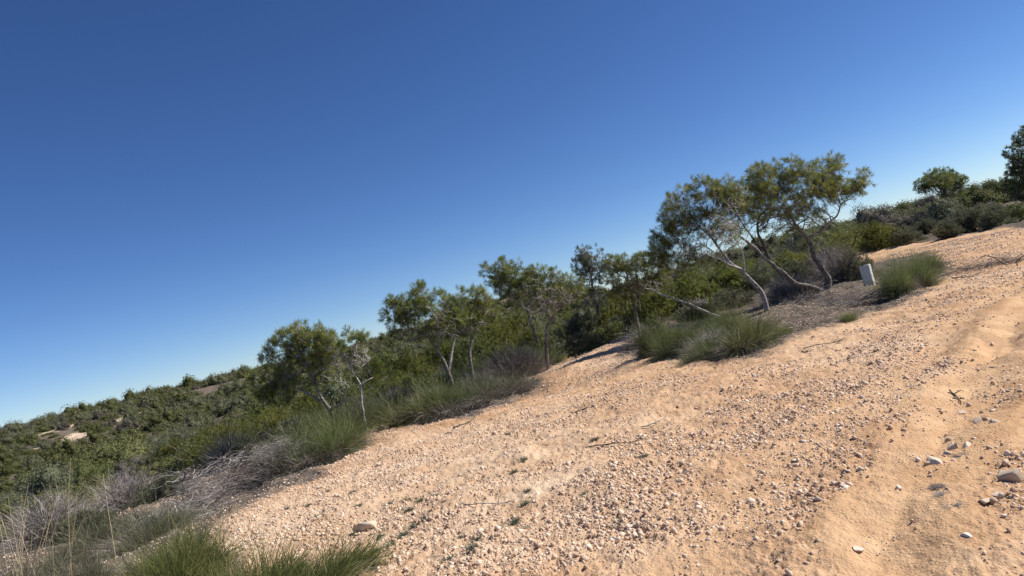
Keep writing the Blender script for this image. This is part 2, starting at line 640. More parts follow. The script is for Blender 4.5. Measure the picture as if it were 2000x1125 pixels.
ST = [(1985, 950, 52, 'large grey limestone block at the right edge of the photo, biggest rock on the dirt', None, .8),
      (1958, 988, 36, 'flat pale slab lying just below the large grey block', None, .35),
      (1893, 884, 22, 'rounded grey stone at the right end of the row of stones in the wheel rut', None, .6),
      (1866, 886, 34, 'long pale slab in the middle of the row of stones in the rut', None, .5),
      (1850, 897, 22, 'pale stone tucked against the long slab on its left', None, .55),
      (1834, 922, 30, 'wedge of pale rock at the lower left end of the row in the rut', None, .55),
      (1819, 925, 16, 'small dark sided stone leaning on the wedge of rock in the rut', None, .6),
      (1824, 946, 14, 'single stone just below the row of rocks in the rut', None, .6),
      (1860, 876, 20, 'small slab behind the long pale slab in the rut', None, .5),
      (1210, 921, 13, 'bright white stone alone on the middle of the dirt slope', M_ROCK_W, .7),
      (1574, 879, 27, 'flat cream coloured slab on the dirt, left of the wheel rut', M_ROCK_W, .35),
      (1647, 860, 10, 'small white stone above and right of the flat cream slab', M_ROCK_W, .6),
      (1561, 917, 15, 'cream stone below the flat cream slab', M_ROCK_W, .5),
      (1604, 1004, 16, 'pale chunk beside the track in the lower middle of the dirt', None, .65),
      (1482, 1075, 20, 'brown stone alone on bare dirt near the bottom edge', None, .6),
      (1895, 1076, 28, 'flat cream stone near the bottom right of the dirt', M_ROCK_W, .4),
      (1680, 1088, 22, 'pale flat stone lying at the bottom between the two ruts', None, .45),
      (1528, 1112, 14, 'small stone at the bottom edge of the dirt', None, .6),
      (712, 1035, 52, 'broad yellowish slab beside the green grass tuft at the bottom', None, .42),
      (760, 1108, 24, 'dark sided stone right of the fresh green grass clump', None, .6),
      (1928, 1000, 18, 'stone below the flat pale slab at right', None, .5),
      (1930, 827, 24, 'grey stone at the head of the small rock pile on the right', None, .6),
      (1918, 835, 18, 'lower stone of the small rock pile on the right', None, .6),
      (1950, 843, 22, 'flat stone right of the small rock pile', None, .4),
      (1876, 800, 20, 'dark edged stone beside the dry stick on the right', None, .5),
      (1957, 777, 13, 'small upright stone below the dark weed patch at right', None, .7),
      (1685, 645, 11, 'dark brown stone just below the leaf litter by the marker', None, .8),
      (1152, 931, 14, 'dark brown stone left of the white stone', None, .6),
      (1064, 908, 10, 'small dark stone on the left half of the dirt', None, .6),
      (1092, 957, 15, 'tan stone among gravel left of the white stone', None, .5),
      (1345, 940, 13, 'pale lump right of the white stone', None, .6),
      (1390, 1069, 16, 'pale stone among gravel left of the brown bare-dirt stone', None, .55),
      (1310, 1032, 14, 'stone in the gravel at the lower middle', None, .5),
      (1490, 870, 10, 'dark stone in the gravel above the flat cream slab', None, .6)]
for k, (px, py, w, lab, mt, fl) in enumerate(ST):
    stone(px, py, w * 1.3, lab, None, mt, fl, k)
rs = np.random.default_rng(77)
cnt = 0
while cnt < 110:
    px, py = rs.uniform(560, 2000), rs.uniform(560, 1125)
    g = ground_hit(px, py)
    m = masks(np.array([g[0]]), np.array([g[1]]))
    if m[0][0] < .9 or m[1][0] > .35 or g[1] > 22:
        continue
    w = 5 + 8 * rs.random() ** 2 * (1 if py > 800 else .8)
    stone(px, py, w, 'small pale limestone chunk lying loose on the orange dirt', 'loose limestone chunks on the dirt', None, rs.uniform(.45, .8), 200 + cnt, ICO2)
    cnt += 1

# ------------------------------------------------------------------ trees
def resample(P, step, rng, jit=0.0):
    P = np.asarray(P, float)
    # Catmull-Rom through the points
    Q = np.vstack([2 * P[0] - P[1], P, 2 * P[-1] - P[-2]])
    out = []
    for i in range(1, len(Q) - 2):
        n = max(2, int(np.linalg.norm(Q[i + 1] - Q[i]) / step))
        t = np.linspace(0, 1, n, endpoint=False)[:, None]
        a, b, c, d = Q[i - 1], Q[i], Q[i + 1], Q[i + 2]
        out.append(.5 * (2 * b + (c - a) * t + (2 * a - 5 * b + 4 * c - d) * t ** 2 + (3 * b - a - 3 * c + d) * t ** 3))
    out.append(P[-1:])
    out = np.vstack(out)
    if jit:
        out[1:] += rng.normal(0, jit, (len(out) - 1, 3))
    return out


def grow(stems, att, rng, step=.085, infl=1.2, kill=.13, iters=110, free_from=.3):
    """space colonisation. stems: (points, r0, r1). att: (N,4) xyz + foliage flag"""
    P, par, rad = [], [], []
    grower = []
    for si, (pts, r0, r1) in enumerate(stems):
        q = resample(pts, step * 1.3, rng, .010 + .12 * r0)
        if si == 0:
            prev = -1
        else:
            prev = int(np.argmin(np.linalg.norm(np.array(P) - q[0], axis=1)))
            if np.linalg.norm(P[prev] - q[0]) > .3:
                prev = -1
            else:
                q = q[1:]
        for i, p in enumerate(q):
            f = i / max(1, len(q) - 1)
            P.append(p)
            par.append(prev)
            rad.append(r0 + (r1 - r0) * f ** .8)
            grower.append(f > (free_from if si == 0 else .15))
            prev = len(P) - 1
    n_stem = len(P)
    A = att[:, :3].copy()
    alive = np.ones(len(A), bool)
    G = [i for i in range(n_stem) if grower[i]]
    GP = np.array([P[i] for i in G])
    D = np.linalg.norm(A[:, None] - GP[None], axis=2)
    near = np.array(G)[D.argmin(1)]
    dist = D.min(1)
    tried = {}
    for it in range(iters):
        idx = np.where(alive & (dist < infl + .02 * it))[0]
        if len(idx) == 0:
            if not alive.any():
                break
            infl += .3
            if infl > 4:
                break
            continue
        new = []
        for nd in np.unique(near[idx]):
            if tried.get(nd, 0) > 9:
                continue
            tried[nd] = tried.get(nd, 0) + 1
            s = idx[near[idx] == nd]
            v = nrm(A[s] - P[nd]).sum(0) if tried[nd] < 3 else nrm(A[rng.choice(s)] - P[nd]) * 4
            pv = P[nd] - P[par[nd]] if par[nd] >= 0 else np.array([0, 0, 1.0])
            v = nrm(nrm(v) + .35 * nrm(pv) + rng.normal(0, .22, 3) + np.array([0, 0, .05]))
            P.append(P[nd] + v * step)
            par.append(int(nd))
            rad.append(0)
            new.append(len(P) - 1)
        if not new:
            break
        NP = np.array([P[i] for i in new])
        D = np.linalg.norm(A[:, None] - NP[None], axis=2)
        m = D.min(1)
        better = m < dist
        near[better] = np.array(new)[D.argmin(1)][better]
        dist[better] = m[better]
        alive &= dist > kill
    P = np.array(P)
    par = np.array(par)
    # every attractor carries a last short twig that ends in a tuft
    own = np.zeros(len(A), int)
    for i0 in range(0, len(A), 400):
        own[i0:i0 + 400] = np.linalg.norm(A[i0:i0 + 400, None] - P[None], axis=2).argmin(1)
    ok = np.linalg.norm(A - P[own], axis=1) < .35
    tipn = A[ok] + nrm(A[ok] - P[own[ok]]) * .05 + np.array([0, 0, .015])
    P = np.vstack([P, tipn])
    par = np.concatenate([par, own[ok]])
    rad = rad + [0] * int(ok.sum())
    n = len(P)
    area = np.zeros(n)
    depth = np.zeros(n, int)
    nch = np.zeros(n, int)
    tip = .0036
    for i in range(n - 1, -1, -1):
        if nch[i] == 0:
            area[i] = tip ** 2.2
        if par[i] >= 0:
            area[par[i]] += area[i]
            nch[par[i]] += 1
            depth[par[i]] = max(depth[par[i]], depth[i] + 1)
    r = area ** (1 / 2.2)
    r = np.minimum(r, .05)
    r[:n_stem] = np.array(rad[:n_stem])
    for i in range(n_stem, n):
        r[i] = min(r[i], r[par[i]] * .92)
    return P, par, r, depth, nch, n_stem


def skeleton_mesh(P, par, r, nch):
    n = len(P)
    kids = [[] for _ in range(n)]
    for i in range(n):
        if par[i] >= 0:
            kids[par[i]].append(i)
    parts = []
    starts = [(i, None) for i in range(n) if par[i] < 0]
    while starts:
        i, frm = starts.pop()
        ch = [] if frm is None else [frm]
        while True:
            ch.append(i)
            k = kids[i]
            if not k:
                break
            k = sorted(k, key=lambda q: -r[q])
            for q in k[1:]:
                starts.append((q, i))
            i = k[0]
        if len(ch) < 2:
            continue
        pts = P[ch].copy()
        rr = r[ch].copy()
        if frm is not None:
            rr[0] = min(rr[0], rr[1] * 1.25)
        if len(pts) > 3:
            pts[1:-1] = .25 * pts[:-2] + .5 * pts[1:-1] + .25 * pts[2:]
        if rr.max() > .02:
            rr = rr * (1 + .09 * np.sin(np.arange(len(rr)) * 2.4 + len(rr)) * np.cos(np.arange(len(rr)) * 1.1))
        parts.append(tube(pts, rr, 8 if rr.max() > .03 else (5 if rr.max() > .012 else 3)))
    return join(parts)


def needles(P, par, depth, nch, flag, rng, per=34, ln=.085, wd=.0065, levels=2):
    idx = np.where((depth <= levels) & (par >= 0) & flag)[0]
    idx = idx[rng.random(len(idx)) < np.array([1, .25, .1, .05])[np.clip(depth[idx], 0, 3)]]
    d = nrm(P[idx] - P[par[idx]])
    d = nrm(d + np.array([0, 0, .35]))
    n = len(idx) * per
    base = np.repeat(P[idx], per, 0) + np.repeat(d, per, 0) * (rng.uniform(-.05, .05, n))[:, None]
    dd = nrm(np.repeat(d, per, 0) * rng.uniform(.5, 1.3, (n, 1)) + nrm(rng.normal(size=(n, 3))) * .72)
    L = ln * rng.uniform(.65, 1.2, n)
    w = wd * rng.uniform(.7, 1.2, n)
    side = nrm(np.cross(dd, rng.normal(size=(n, 3)))) * (w * .5)[:, None]
    tip = base + dd * L[:, None]
    mid = base + dd * (L * .55)[:, None]
    V = np.stack([base, mid - side, tip, mid + side], 1).reshape(-1, 3)
    F = np.arange(4 * n).reshape(n, 4)
    tuft = np.repeat(np.clip(rng.normal(.48, .27, len(idx)), 0, 1), per)
    tint = np.clip(tuft + rng.normal(0, .15, n), 0, 1)
    return V, [F], {'tint': np.repeat(tint, 4)}


def gap(p, rng, f=2.2):
    s = 0
    for _ in range(5):
        k = rng.normal(size=3) * f
        s = s + np.sin(p @ k + rng.uniform(0, 6.28))
    return s


def pine(name, base_px, stems, ells, label, group='stunted pines beside the track', Y=None, seed=0, per=30, wd=.0088, ln=.125, dens=1.0, mat=None,
         bark=None, kill=.13, cat='tree', depthjit=.25, g=None, levels=2):
    """stems: list of (px polyline, r0, r1[, depth offsets]); ells: (px,py,rx,ry,foliage,dy)"""
    rng = np.random.default_rng(500 + seed)
    if g is None:
        g = ground_hit(*base_px)
    if Y is None:
        Y = g[1]
    S = []
    for st in stems:
        pts = st[0]
        off = st[3] if len(st) > 3 else [0] * len(pts)
        P3 = np.array([at_depth(a, b, Y + o) for (a, b), o in zip(pts, off)])
        S.append((P3, st[1], st[2]))
    zb = float(full_height(S[0][0][0, 0], S[0][0][0, 1])[0])
    S[0][0][0, 2] = min(S[0][0][0, 2], zb) - .06
    att = []
    for e in ells:
        cx, cy, rx, ry, fol = e[:5]
        dy = e[5] if len(e) > 5 else 0
        c = at_depth(cx, cy, Y + dy)
        k = (Y + dy) / F_PX
        ax, ay, az = rx * k, .85 * (rx + ry) / 2 * k, ry * k
        n = int(dens * 150 * (ax * ay * az) ** (2 / 3.) / .16) + 14
        q = nrm(rng.normal(size=(n * 2, 3))) * (rng.random((n * 2, 1)) ** (1 / 3.) * .6 + .4)
        q[:, 2] = np.where(q[:, 2] < -.3, q[:, 2] * .75, q[:, 2])
        lp = q * np.array([ax, ay, az])
        # image plane aligned ellipse
        w = lp[:, :1] * im_r + lp[:, 1:2] * np.array([0, 1, 0]) + lp[:, 2:] * im_u + c
        keep = gap(w, rng, 5.5) > -.35
        w = w[keep][:n]
        att.append(np.hstack([w, np.full((len(w), 1), fol)]))
    att = np.vstack(att)
    for e in ells:                                          # a limb towards every lobe of the crown
        c = at_depth(e[0], e[1], Y + (e[5] if len(e) > 5 else 0))
        allp = np.vstack([resample(q[0], .12, rng)[3:] for q in S])
        dd = np.linalg.norm(allp - c, axis=1)
        k = int(np.argmin(dd))
        if dd[k] > .55:
            a = allp[k]
            m = (a + c) / 2 + rng.normal(0, .1, 3) * dd[k] + np.array([0, 0, -.08 * dd[k]])
            S.append((np.array([a, m, c]), .010 + .008 * dd[k], .006))
    P, par, r, depth, nch, ns = grow(S, att, rng, kill=kill, step=kill * .66)
    org = np.array([S[0][0][0, 0], S[0][0][0, 1], zb])
    root = empty(name, org, label, cat, group)
    V, F, A = skeleton_mesh(P - org, par, r, nch)
    obj('trunk', mesh('trunk', V, F, bark or M_BARK, A, smooth_shade=True), root)
    # foliage flag from the nearest attractor
    fl = np.zeros(len(P))
    for i0 in range(0, len(P), 500):
        D = np.linalg.norm(P[i0:i0 + 500, None] - att[None, :, :3], axis=2)
        fl[i0:i0 + 500] = att[D.argmin(1), 3]
    flag = rng.random(len(P)) < fl * .74
    flag[:ns] = False
    V, F, A = needles(P - org, par, depth, nch, flag, rng, per, ln, wd, levels)
    obj('crown', mesh('crown', V, F, mat or M_NEEDLE, A), root)
    print(name, label[:40], 'nodes', len(P), 'needles', len(F[0]), 'Y %.1f' % Y)
    return root


# -- the big pair in the middle right
pine('pine_tree', (1612, 570),
     [([(1612, 572), (1619, 548), (1607, 525), (1594, 507), (1584, 482), (1578, 466), (1560, 448), (1545, 423), (1528, 400)], .105, .024, [0, 0, 0, .1, .1, .1, .0, -.2, -.3]),
      ([(1580, 468), (1605, 448), (1633, 423), (1642, 399), (1668, 388)], .045, .012, [.1, .2, .3, .3, .4]),
      ([(1642, 399), (1636, 375), (1640, 345)], .02, .006, [.3, .4, .5]),
      ([(1611, 570), (1580, 558), (1552, 552), (1527, 531), (1502, 511), (1478, 488), (1458, 472)], .072, .034, [0, -.3, -.5, -.6, -.7, -.8, -.9]),
      ([(1458, 472), (1440, 455), (1428, 430)], .026, .008, [-.9, -.9, -.8])],
     [(1570, 362, 52, 42, 1, 0), (1610, 345, 40, 32, 1, .4), (1650, 352, 44, 36, 1, .4), (1632, 320, 18, 18, 1, .4), (1683, 358, 20, 26, 1, .4), (1505, 358, 48, 40, 1, -.2),
      (1545, 335, 40, 24, 1, 0), (1480, 352, 34, 26, 1, -.2), (1530, 405, 52, 34, .55, -.1), (1590, 395, 40, 26, .4, .1), (1640, 385, 30, 18, .5, .4), (1560, 428, 50, 20, .15, 0),
      (1445, 440, 40, 26, .15, -.8), (1530, 440, 46, 22, .35, 0), (1600, 418, 40, 18, .25, .2), (1480, 400, 40, 26, .7, -.2), (1620, 372, 40, 22, .8, .3)],
     'tall leaning pine with a forked trunk and wide airy crown beside the concrete marker', seed=1, dens=.95, wd=.0078)
pine('pine_tree', (1496, 612),
     [([(1496, 614), (1496, 591), (1482, 566), (1462, 542), (1449, 527), (1425, 513), (1408, 488), (1388, 464), (1368, 444), (1352, 425)], .080, .018, [0, 0, 0, 0, 0, .1, .2, .3, .4, .5]),
      ([(1447, 527), (1421, 515), (1396, 503), (1372, 495), (1350, 492)], .026, .007, [0, -.1, -.2, -.2, -.2]),
      ([(1455, 530), (1452, 505), (1447, 492), (1436, 468), (1425, 450)], .03, .010, [0, -.1, -.2, -.2, -.3]),
      ([(1425, 513), (1398, 497), (1376, 478), (1345, 455)], .022, .008, [.1, .2, .3, .5])],
     [(1345, 405, 50, 42, 1, .5), (1318, 425, 32, 40, 1, .6), (1375, 378, 38, 30, 1, .5), (1395, 400, 36, 34, .9, .4), (1305, 462, 30, 26, 1, .7), (1340, 455, 36, 26, .9, .5),
      (1295, 490, 26, 22, 1, .7), (1325, 495, 34, 22, .9, .6), (1285, 510, 22, 14, 1, .8), (1415, 370, 30, 22, .8, .5), (1440, 385, 30, 24, .7, .4), (1425, 395, 30, 24, .6, .4), (1405, 440, 36, 34, .12, 0), (1440, 425, 44, 36, .10, -.2), (1395, 475, 48, 26, .05, -.1), (1355, 500, 34, 18, .3, 0), (1420, 460, 44, 30, .25, .3), (1380, 440, 40, 30, .6, .5), (1330, 520, 30, 18, .7, .7)],
     'leaning pine with a bare silvery trunk and dead grey twigs under a dark crown', seed=2, dens=1.0, wd=.0078, bark=M_BARK_S)
pine('pine_tree', (1556, 560),
     [([(1556, 562), (1545, 548), (1531, 540), (1511, 517), (1494, 488), (1482, 460), (1478, 435)], .075, .03, [0, 0, 0, 0, 0, 0, 0]),
      ([(1494, 488), (1480, 478), (1462, 455), (1440, 420)], .035, .012, [0, .1, .3, .5]),
      ([(1494, 488), (1505, 465), (1515, 440)], .02, .008)],
     [(1450, 385, 48, 34, .9, .2), (1480, 400, 48, 40, .7, 0), (1430, 410, 30, 26, .8, .3), (1510, 425, 44, 30, .45, 0), (1470, 440, 40, 26, .25, 0)],
     'dark sprawling pine half hidden behind the two big leaning pines', seed=3, dens=.75, wd=.0078, Y=ground_hit(1612, 570)[1] + .9, bark=M_BARK_D)
# -- row down the slope to the left
pine('pine_tree', (877, 735),
     [([(877, 740), (877, 724), (864, 701), (853, 683), (842, 664), (825, 648), (800, 640)], .075, .022),
      ([(877, 724), (881, 701), (885, 679), (887, 655), (880, 628)], .045, .016, [0, .1, .2, .3, .4]),
      ([(853, 683), (858, 655), (850, 620)], .03, .012, [0, -.2, -.4])],
     [(768, 615, 20, 32, .95, -.3), (785, 640, 26, 22, .7, -.3), (830, 580, 30, 27, 1, 0), (850, 600, 34, 30, .9, .2), (893, 588, 24, 26, .95, .4), (878, 615, 34, 28, .7, .3),
      (828, 625, 40, 26, .55, -.2), (905, 612, 24, 26, .6, .4), (850, 650, 46, 20, .18, 0), (800, 655, 34, 16, .15, -.2), (805, 610, 30, 26, .6, -.2), (855, 625, 50, 30, .5, .1), (780, 600, 18, 20, .9, -.3)],
     'airy pine with a white streaked forked trunk on the slope, left of the middle', seed=4, dens=1.25, wd=.008, Y=19.5)
pine('pine_tree', (917, 715),
     [([(917, 722), (917, 698), (922, 664), (918, 638), (925, 610)], .065, .022), ([(922, 664), (935, 640), (945, 615)], .03, .01)],
     [(935, 590, 24, 28, .95, 0), (920, 610, 30, 28, .6, 0), (945, 620, 28, 26, .8, .2), (920, 640, 34, 20, .2, 0), (958, 605, 18, 24, .9, .4)],
     'slender straight stemmed pine close behind the white streaked forked pine', seed=5, dens=1.25, wd=.008, Y=20.5)
pine('pine_tree', (1058, 668),
     [([(1058, 674), (1066, 650), (1077, 627), (1088, 605), (1095, 580)], .07, .022),
      ([(1077, 627), (1066, 605), (1060, 580), (1052, 560)], .035, .014, [0, -.1, -.2, -.2]),
      ([(1050, 668), (1042, 645), (1035, 625), (1024, 590), (1008, 560)], .05, .014, [.2, .3, .4, .6, .8])],
     [(968, 535, 28, 26, 1, .8), (990, 525, 28, 20, 1, .8), (985, 560, 34, 28, .8, .7), (1025, 545, 32, 22, .95, .5), (1060, 538, 30, 18, .95, .2), (1045, 565, 40, 24, .55, .1),
      (1095, 550, 30, 26, .8, .2), (1105, 580, 28, 24, .6, .1), (1080, 585, 40, 24, .1, -.3), (1055, 600, 42, 22, .08, -.3), (1000, 545, 40, 26, .9, .6), (1040, 585, 50, 28, .4, .3), (1120, 560, 24, 26, .8, .2)],
     'twin stemmed pine with a grey bare underside at the centre of the photo', seed=6, dens=1.25, wd=.008, Y=21.5)
pine('pine_tree', (651, 815),
     [([(651, 818), (645, 800), (632, 783), (624, 768), (612, 745), (600, 715)], .075, .028),
      ([(648, 800), (660, 792), (671, 779), (678, 755), (675, 748), (660, 745), (647, 744)], .036, .010, [0, -.2, -.3, -.4, -.5, -.5, -.5]),
      ([(632, 783), (606, 770), (575, 755), (540, 745)], .04, .012, [0, .1, .2, .3]), ([(612, 745), (630, 715), (645, 690)], .03, .01)],
     [(598, 655, 34, 24, 1, 0), (575, 668, 36, 26, 1, .2), (622, 664, 28, 24, .95, 0), (545, 686, 26, 18, .95, .2), (527, 700, 14, 14, .95, .2), (640, 680, 28, 24, .85, -.1),
      (600, 695, 44, 30, .75, 0), (560, 715, 40, 28, .8, .3), (520, 745, 34, 26, .95, .5), (545, 770, 40, 24, .9, .4), (590, 740, 46, 28, .45, 0), (640, 725, 34, 28, .3, -.2), (610, 680, 60, 34, .6, .1), (560, 745, 40, 28, .7, .4)],
     'low spreading pine with a rounded crown and a pale curled side branch', seed=7, dens=1.25, wd=.008, Y=18.5)
pine('pine_tree', (706, 800),
     [([(706, 804), (705, 775), (703, 752), (694, 732), (685, 715), (690, 690)], .035, .012), ([(703, 752), (714, 746), (726, 738)], .022, .008),
      ([(694, 732), (712, 712), (725, 700)], .014, .006), ([(690, 720), (670, 705), (655, 690)], .014, .006)],
     [(690, 655, 17, 13, 1, 0), (672, 672, 18, 16, .7, 0), (708, 660, 12, 10, .9, 0), (690, 690, 30, 24, .08, 0), (705, 705, 24, 18, .05, 0), (668, 705, 20, 18, .1, 0)],
     'nearly bare pine sapling with a thin white stem and one green tuft on top', seed=8, bark=M_BARK_S, dens=1.3, kill=.10, Y=17.5)
pine('pine_tree', (1165, 600),
     [([(1165, 606), (1162, 580), (1155, 550), (1150, 520)], .08, .03), ([(1155, 550), (1172, 530), (1180, 515)], .03, .012)],
     [(1150, 497, 24, 18, .9, 0), (1165, 515, 32, 24, .85, 0), (1140, 520, 24, 22, .8, 0), (1185, 535, 28, 26, .8, 0), (1155, 555, 36, 28, .5, 0), (1150, 585, 40, 24, .5, 0)],
     'grey green pine rising behind the twin stemmed pine', seed=9, Y=27, dens=.9, kill=.18, per=26, wd=.011, ln=.11, mat=M_LEAF_GREY)
pine('pine_tree', (1235, 590),
     [([(1235, 596), (1232, 570), (1225, 545)], .08, .03), ([(1232, 570), (1260, 540), (1285, 515)], .04, .012)],
     [(1205, 520, 22, 18, 1, 0), (1230, 515, 28, 20, 1, 0), (1255, 515, 26, 18, 1, -.4), (1285, 505, 20, 18, 1, -.6), (1215, 545, 34, 26, 1, 0), (1255, 545, 36, 28, 1, -.3), (1290, 545, 24, 26, .9, -.5), (1230, 570, 40, 20, .8, 0)],
     'dense low green pine joining the dark crown of the silvery leaning pine', seed=10, Y=23, dens=1.2, per=30, wd=.008)
# -- far right
pine('pine_tree', (1852, 425),
     [([(1852, 428), (1850, 400), (1846, 380), (1840, 362)], .09, .03), ([(1848, 390), (1866, 372), (1878, 362)], .035, .012), ([(1846, 380), (1825, 372), (1810, 366)], .035, .012)],
     [(1838, 343, 30, 13, 1, 0), (1812, 360, 24, 11, 1, 0), (1866, 354, 22, 12, 1, 0), (1842, 364, 40, 12, .8, 0), (1800, 372, 12, 7, 1, 0), (1862, 378, 28, 14, .5, 0), (1835, 352, 30, 12, .9, -.9), (1845, 354, 30, 12, .9, .9)],
     'umbrella shaped pine standing alone on the skyline at right', seed=11, Y=38, dens=1.25, kill=.15, per=26, wd=.011, ln=.13)
pine('pine_tree', (2030, 425),
     [([(2030, 430), (2025, 390), (2018, 340), (2010, 290)], .11, .03), ([(2024, 385), (2000, 360), (1985, 345)], .04, .012), ([(2019, 345), (1995, 318), (1980, 300)], .035, .012)],
     [(1998, 272, 17, 20, 1, 0), (2020, 260, 24, 22, 1, 0), (1985, 298, 22, 15, 1, -.3), (1992, 330, 24, 22, 1, -.2), (1983, 358, 26, 22, 1, -.2), (2020, 320, 40, 34, 1, 0), (2010, 370, 44, 30, 1, 0), (1990, 385, 28, 16, 1, -.4), (2050, 330, 40, 60, 1, 0)],
     'tall dark pine cut off by the right edge of the photo', seed=12, Y=30, dens=1.1, kill=.17, per=28, wd=.012, ln=.11, mat=M_NEEDLE_D)
# -- leafless snag and fallen branch
def bare(name, stems, Y, label, cat, bark=None, seed=0, ells=None, sunk=True):
    rng = np.random.default_rng(900 + seed)
    S = []
    for st in stems:
        off = st[3] if len(st) > 3 else [0] * len(st[0])
        S.append((np.array([at_depth(a, b, Y + o) for (a, b), o in zip(st[0], off)]), st[1], st[2]))
    att = []
    for cx, cy, rx, ry in ells:
        k = Y / F_PX
        n = 45
        q = nrm(rng.normal(size=(n, 3))) * rng.random((n, 1)) ** .4
        att.append(q[:, :1] * rx * k * im_r + q[:, 1:2] * rx * k * np.array([0, .7, 0]) + q[:, 2:] * ry * k * im_u + at_depth(cx, cy, Y))
    att = np.hstack([np.vstack(att), np.zeros((len(att) * 45, 1))])
    P, par, r, depth, nch, ns = grow(S, att, rng, kill=.1, step=.06, free_from=.4)
    org = P[0].copy()
    V, F, A = skeleton_mesh(P - org, par, r, nch)
    return tag(obj(name, mesh(name, V, F, bark or M_BARK, A, smooth_shade=True), loc=org), label, cat)


YF = ground_hit(1429, 636)[1]
bare('fallen_branch', [([(1429, 634), (1412, 624), (1396, 616), (1364, 604), (1340, 592), (1323, 586), (1290, 573), (1261, 562)], .05, .016, [0, .1, .2, .3, .4, .5, .6, .7]),
                       ([(1364, 604), (1360, 594), (1364, 588)], .02, .008, [.3, .3, .3])], YF,
     'thick pale fallen branch slanting out of the grass below the leaning pines', 'branch', seed=1, ells=[(1275, 560, 22, 12), (1370, 590, 20, 12)])
bare('snag', [([(1249, 606), (1246, 583), (1240, 570), (1229, 560)], .035, .014), ([(1246, 583), (1250, 572), (1249, 560)], .018, .008)],
     21.5, 'short dead snag with a crooked top among green grass tussocks', 'dead tree', M_BARK_D, 2, [(1225, 555, 14, 10), (1250, 553, 8, 10)])

# ------------------------------------------------------------------ grass tussocks
def tussock_parts(rng, h, rad, n, wd, lean=(0, 0), dry=.35, spread=1.0, curve=.35):
    """green arching blades + dry thatch"""
    k = rng.random(n)
    a = rng.uniform(0, 2 * math.pi, n)
    rr = rad * .55 * np.sqrt(rng.random(n))
    # lumpy: several sub clumps
    nc = 7
    cc = np.stack([rng.normal(0, rad * .38, nc), rng.normal(0, rad * .38, nc)], 1)
    w = rng.integers(0, nc, n)
    bx = cc[w, 0] + rng.normal(0, rad * .14, n)
    by = cc[w, 1] + rng.normal(0, rad * .14, n)
    base = np.stack([bx, by, np.full(n, -.03)], 1)
    ng = max(20, n // 16)                                   # blades gathered in strands that lean together
    gi = rng.integers(0, ng, n)
    gw = rng.integers(0, nc, ng)
    w = gw[gi]
    gp = cc[gw] + rng.normal(0, rad * .15, (ng, 2))
    bx, by = (gp[gi] + rng.normal(0, rad * .035, (n, 2))).T
    base = np.stack([bx, by, np.full(n, -.03)], 1)
    go = gp / rad * .55 + rng.normal(0, .42 * spread, (ng, 2)) + np.array(lean)
    out = go[gi] + rng.normal(0, .13, (n, 2))
    gt, gl = rng.random(ng), rng.uniform(.62, 1.08, ng)
    hc = rng.uniform(.75, 1.1, nc)[w]
    d = np.concatenate([out, np.ones((n, 1))], 1)
    L = 1.38 * h * hc * gl[gi] * rng.uniform(.6, 1.12, n)
    g = ribbons(base, d, L, wd * rng.uniform(.6, 1.4, n), curve * rng.uniform(.2, 1.5, n) * (.35 + 1.1 * np.linalg.norm(out, axis=1)), rng, 4, .2, .022)
    ti = np.clip(rng.random(n) ** 1.3 * .6 + .45 * gt[gi] ** 1.5, 0, 1)
    g[2]['tint'] = np.repeat(ti, 10)
    m = int(n * dry)
    a = rng.uniform(0, 2 * math.pi, m)
    rr = rad * rng.uniform(.2, .85, m)
    b2 = np.stack([np.cos(a) * rr, np.sin(a) * rr, rng.uniform(-.02, .16 * h, m)], 1)
    d2 = np.stack([np.cos(a) * .8, np.sin(a) * .8, rng.uniform(-.1, 1.0, m)], 1) + rng.normal(0, .35, (m, 3))
    t = ribbons(b2, d2, h * rng.uniform(.25, .65, m), wd * rng.uniform(.6, 1.2, m), .45 * rng.uniform(.3, 1.4, m), rng, 3, .2)
    return g, t


TUS = []
for k in range(7):
    rng = np.random.default_rng(40 + k)
    g, t = tussock_parts(rng, 1.0, .55 if k % 2 else .65, 2300, .0095, (rng.normal(0, .08), rng.normal(0, .08)), [.5, .8, .4, 1.2, .7, .6, 1.6][k], 1.15, .5)
    TUS.append((mesh('green_blades', *g[:2], M_GRASS_G if k in (4, 6) else M_GRASS, g[2]), mesh('dry_thatch', *t[:2], M_THATCH, t[2])))
TROOT = {}


def put_tussock(v, x, y, h, w, rz, label, group='grass tussocks along the dirt edge', z=None, mats=None):
    if z is None:
        z = float(full_height(x, y)[0])
    o = empty('grass_tussock', (x, y, z), label, 'grass', group, rz)
    o.scale = (w, w, h)
    for nm, me in zip(('green_blades', 'dry_thatch'), TUS[v]):
        src = TROOT.get((v, nm))
        if src is None:
            c = bpy.data.objects.new(nm, me)
            TROOT[(v, nm)] = c
        else:
            c = src.copy()
        COL.objects.link(c)
        c.parent = o
    return o


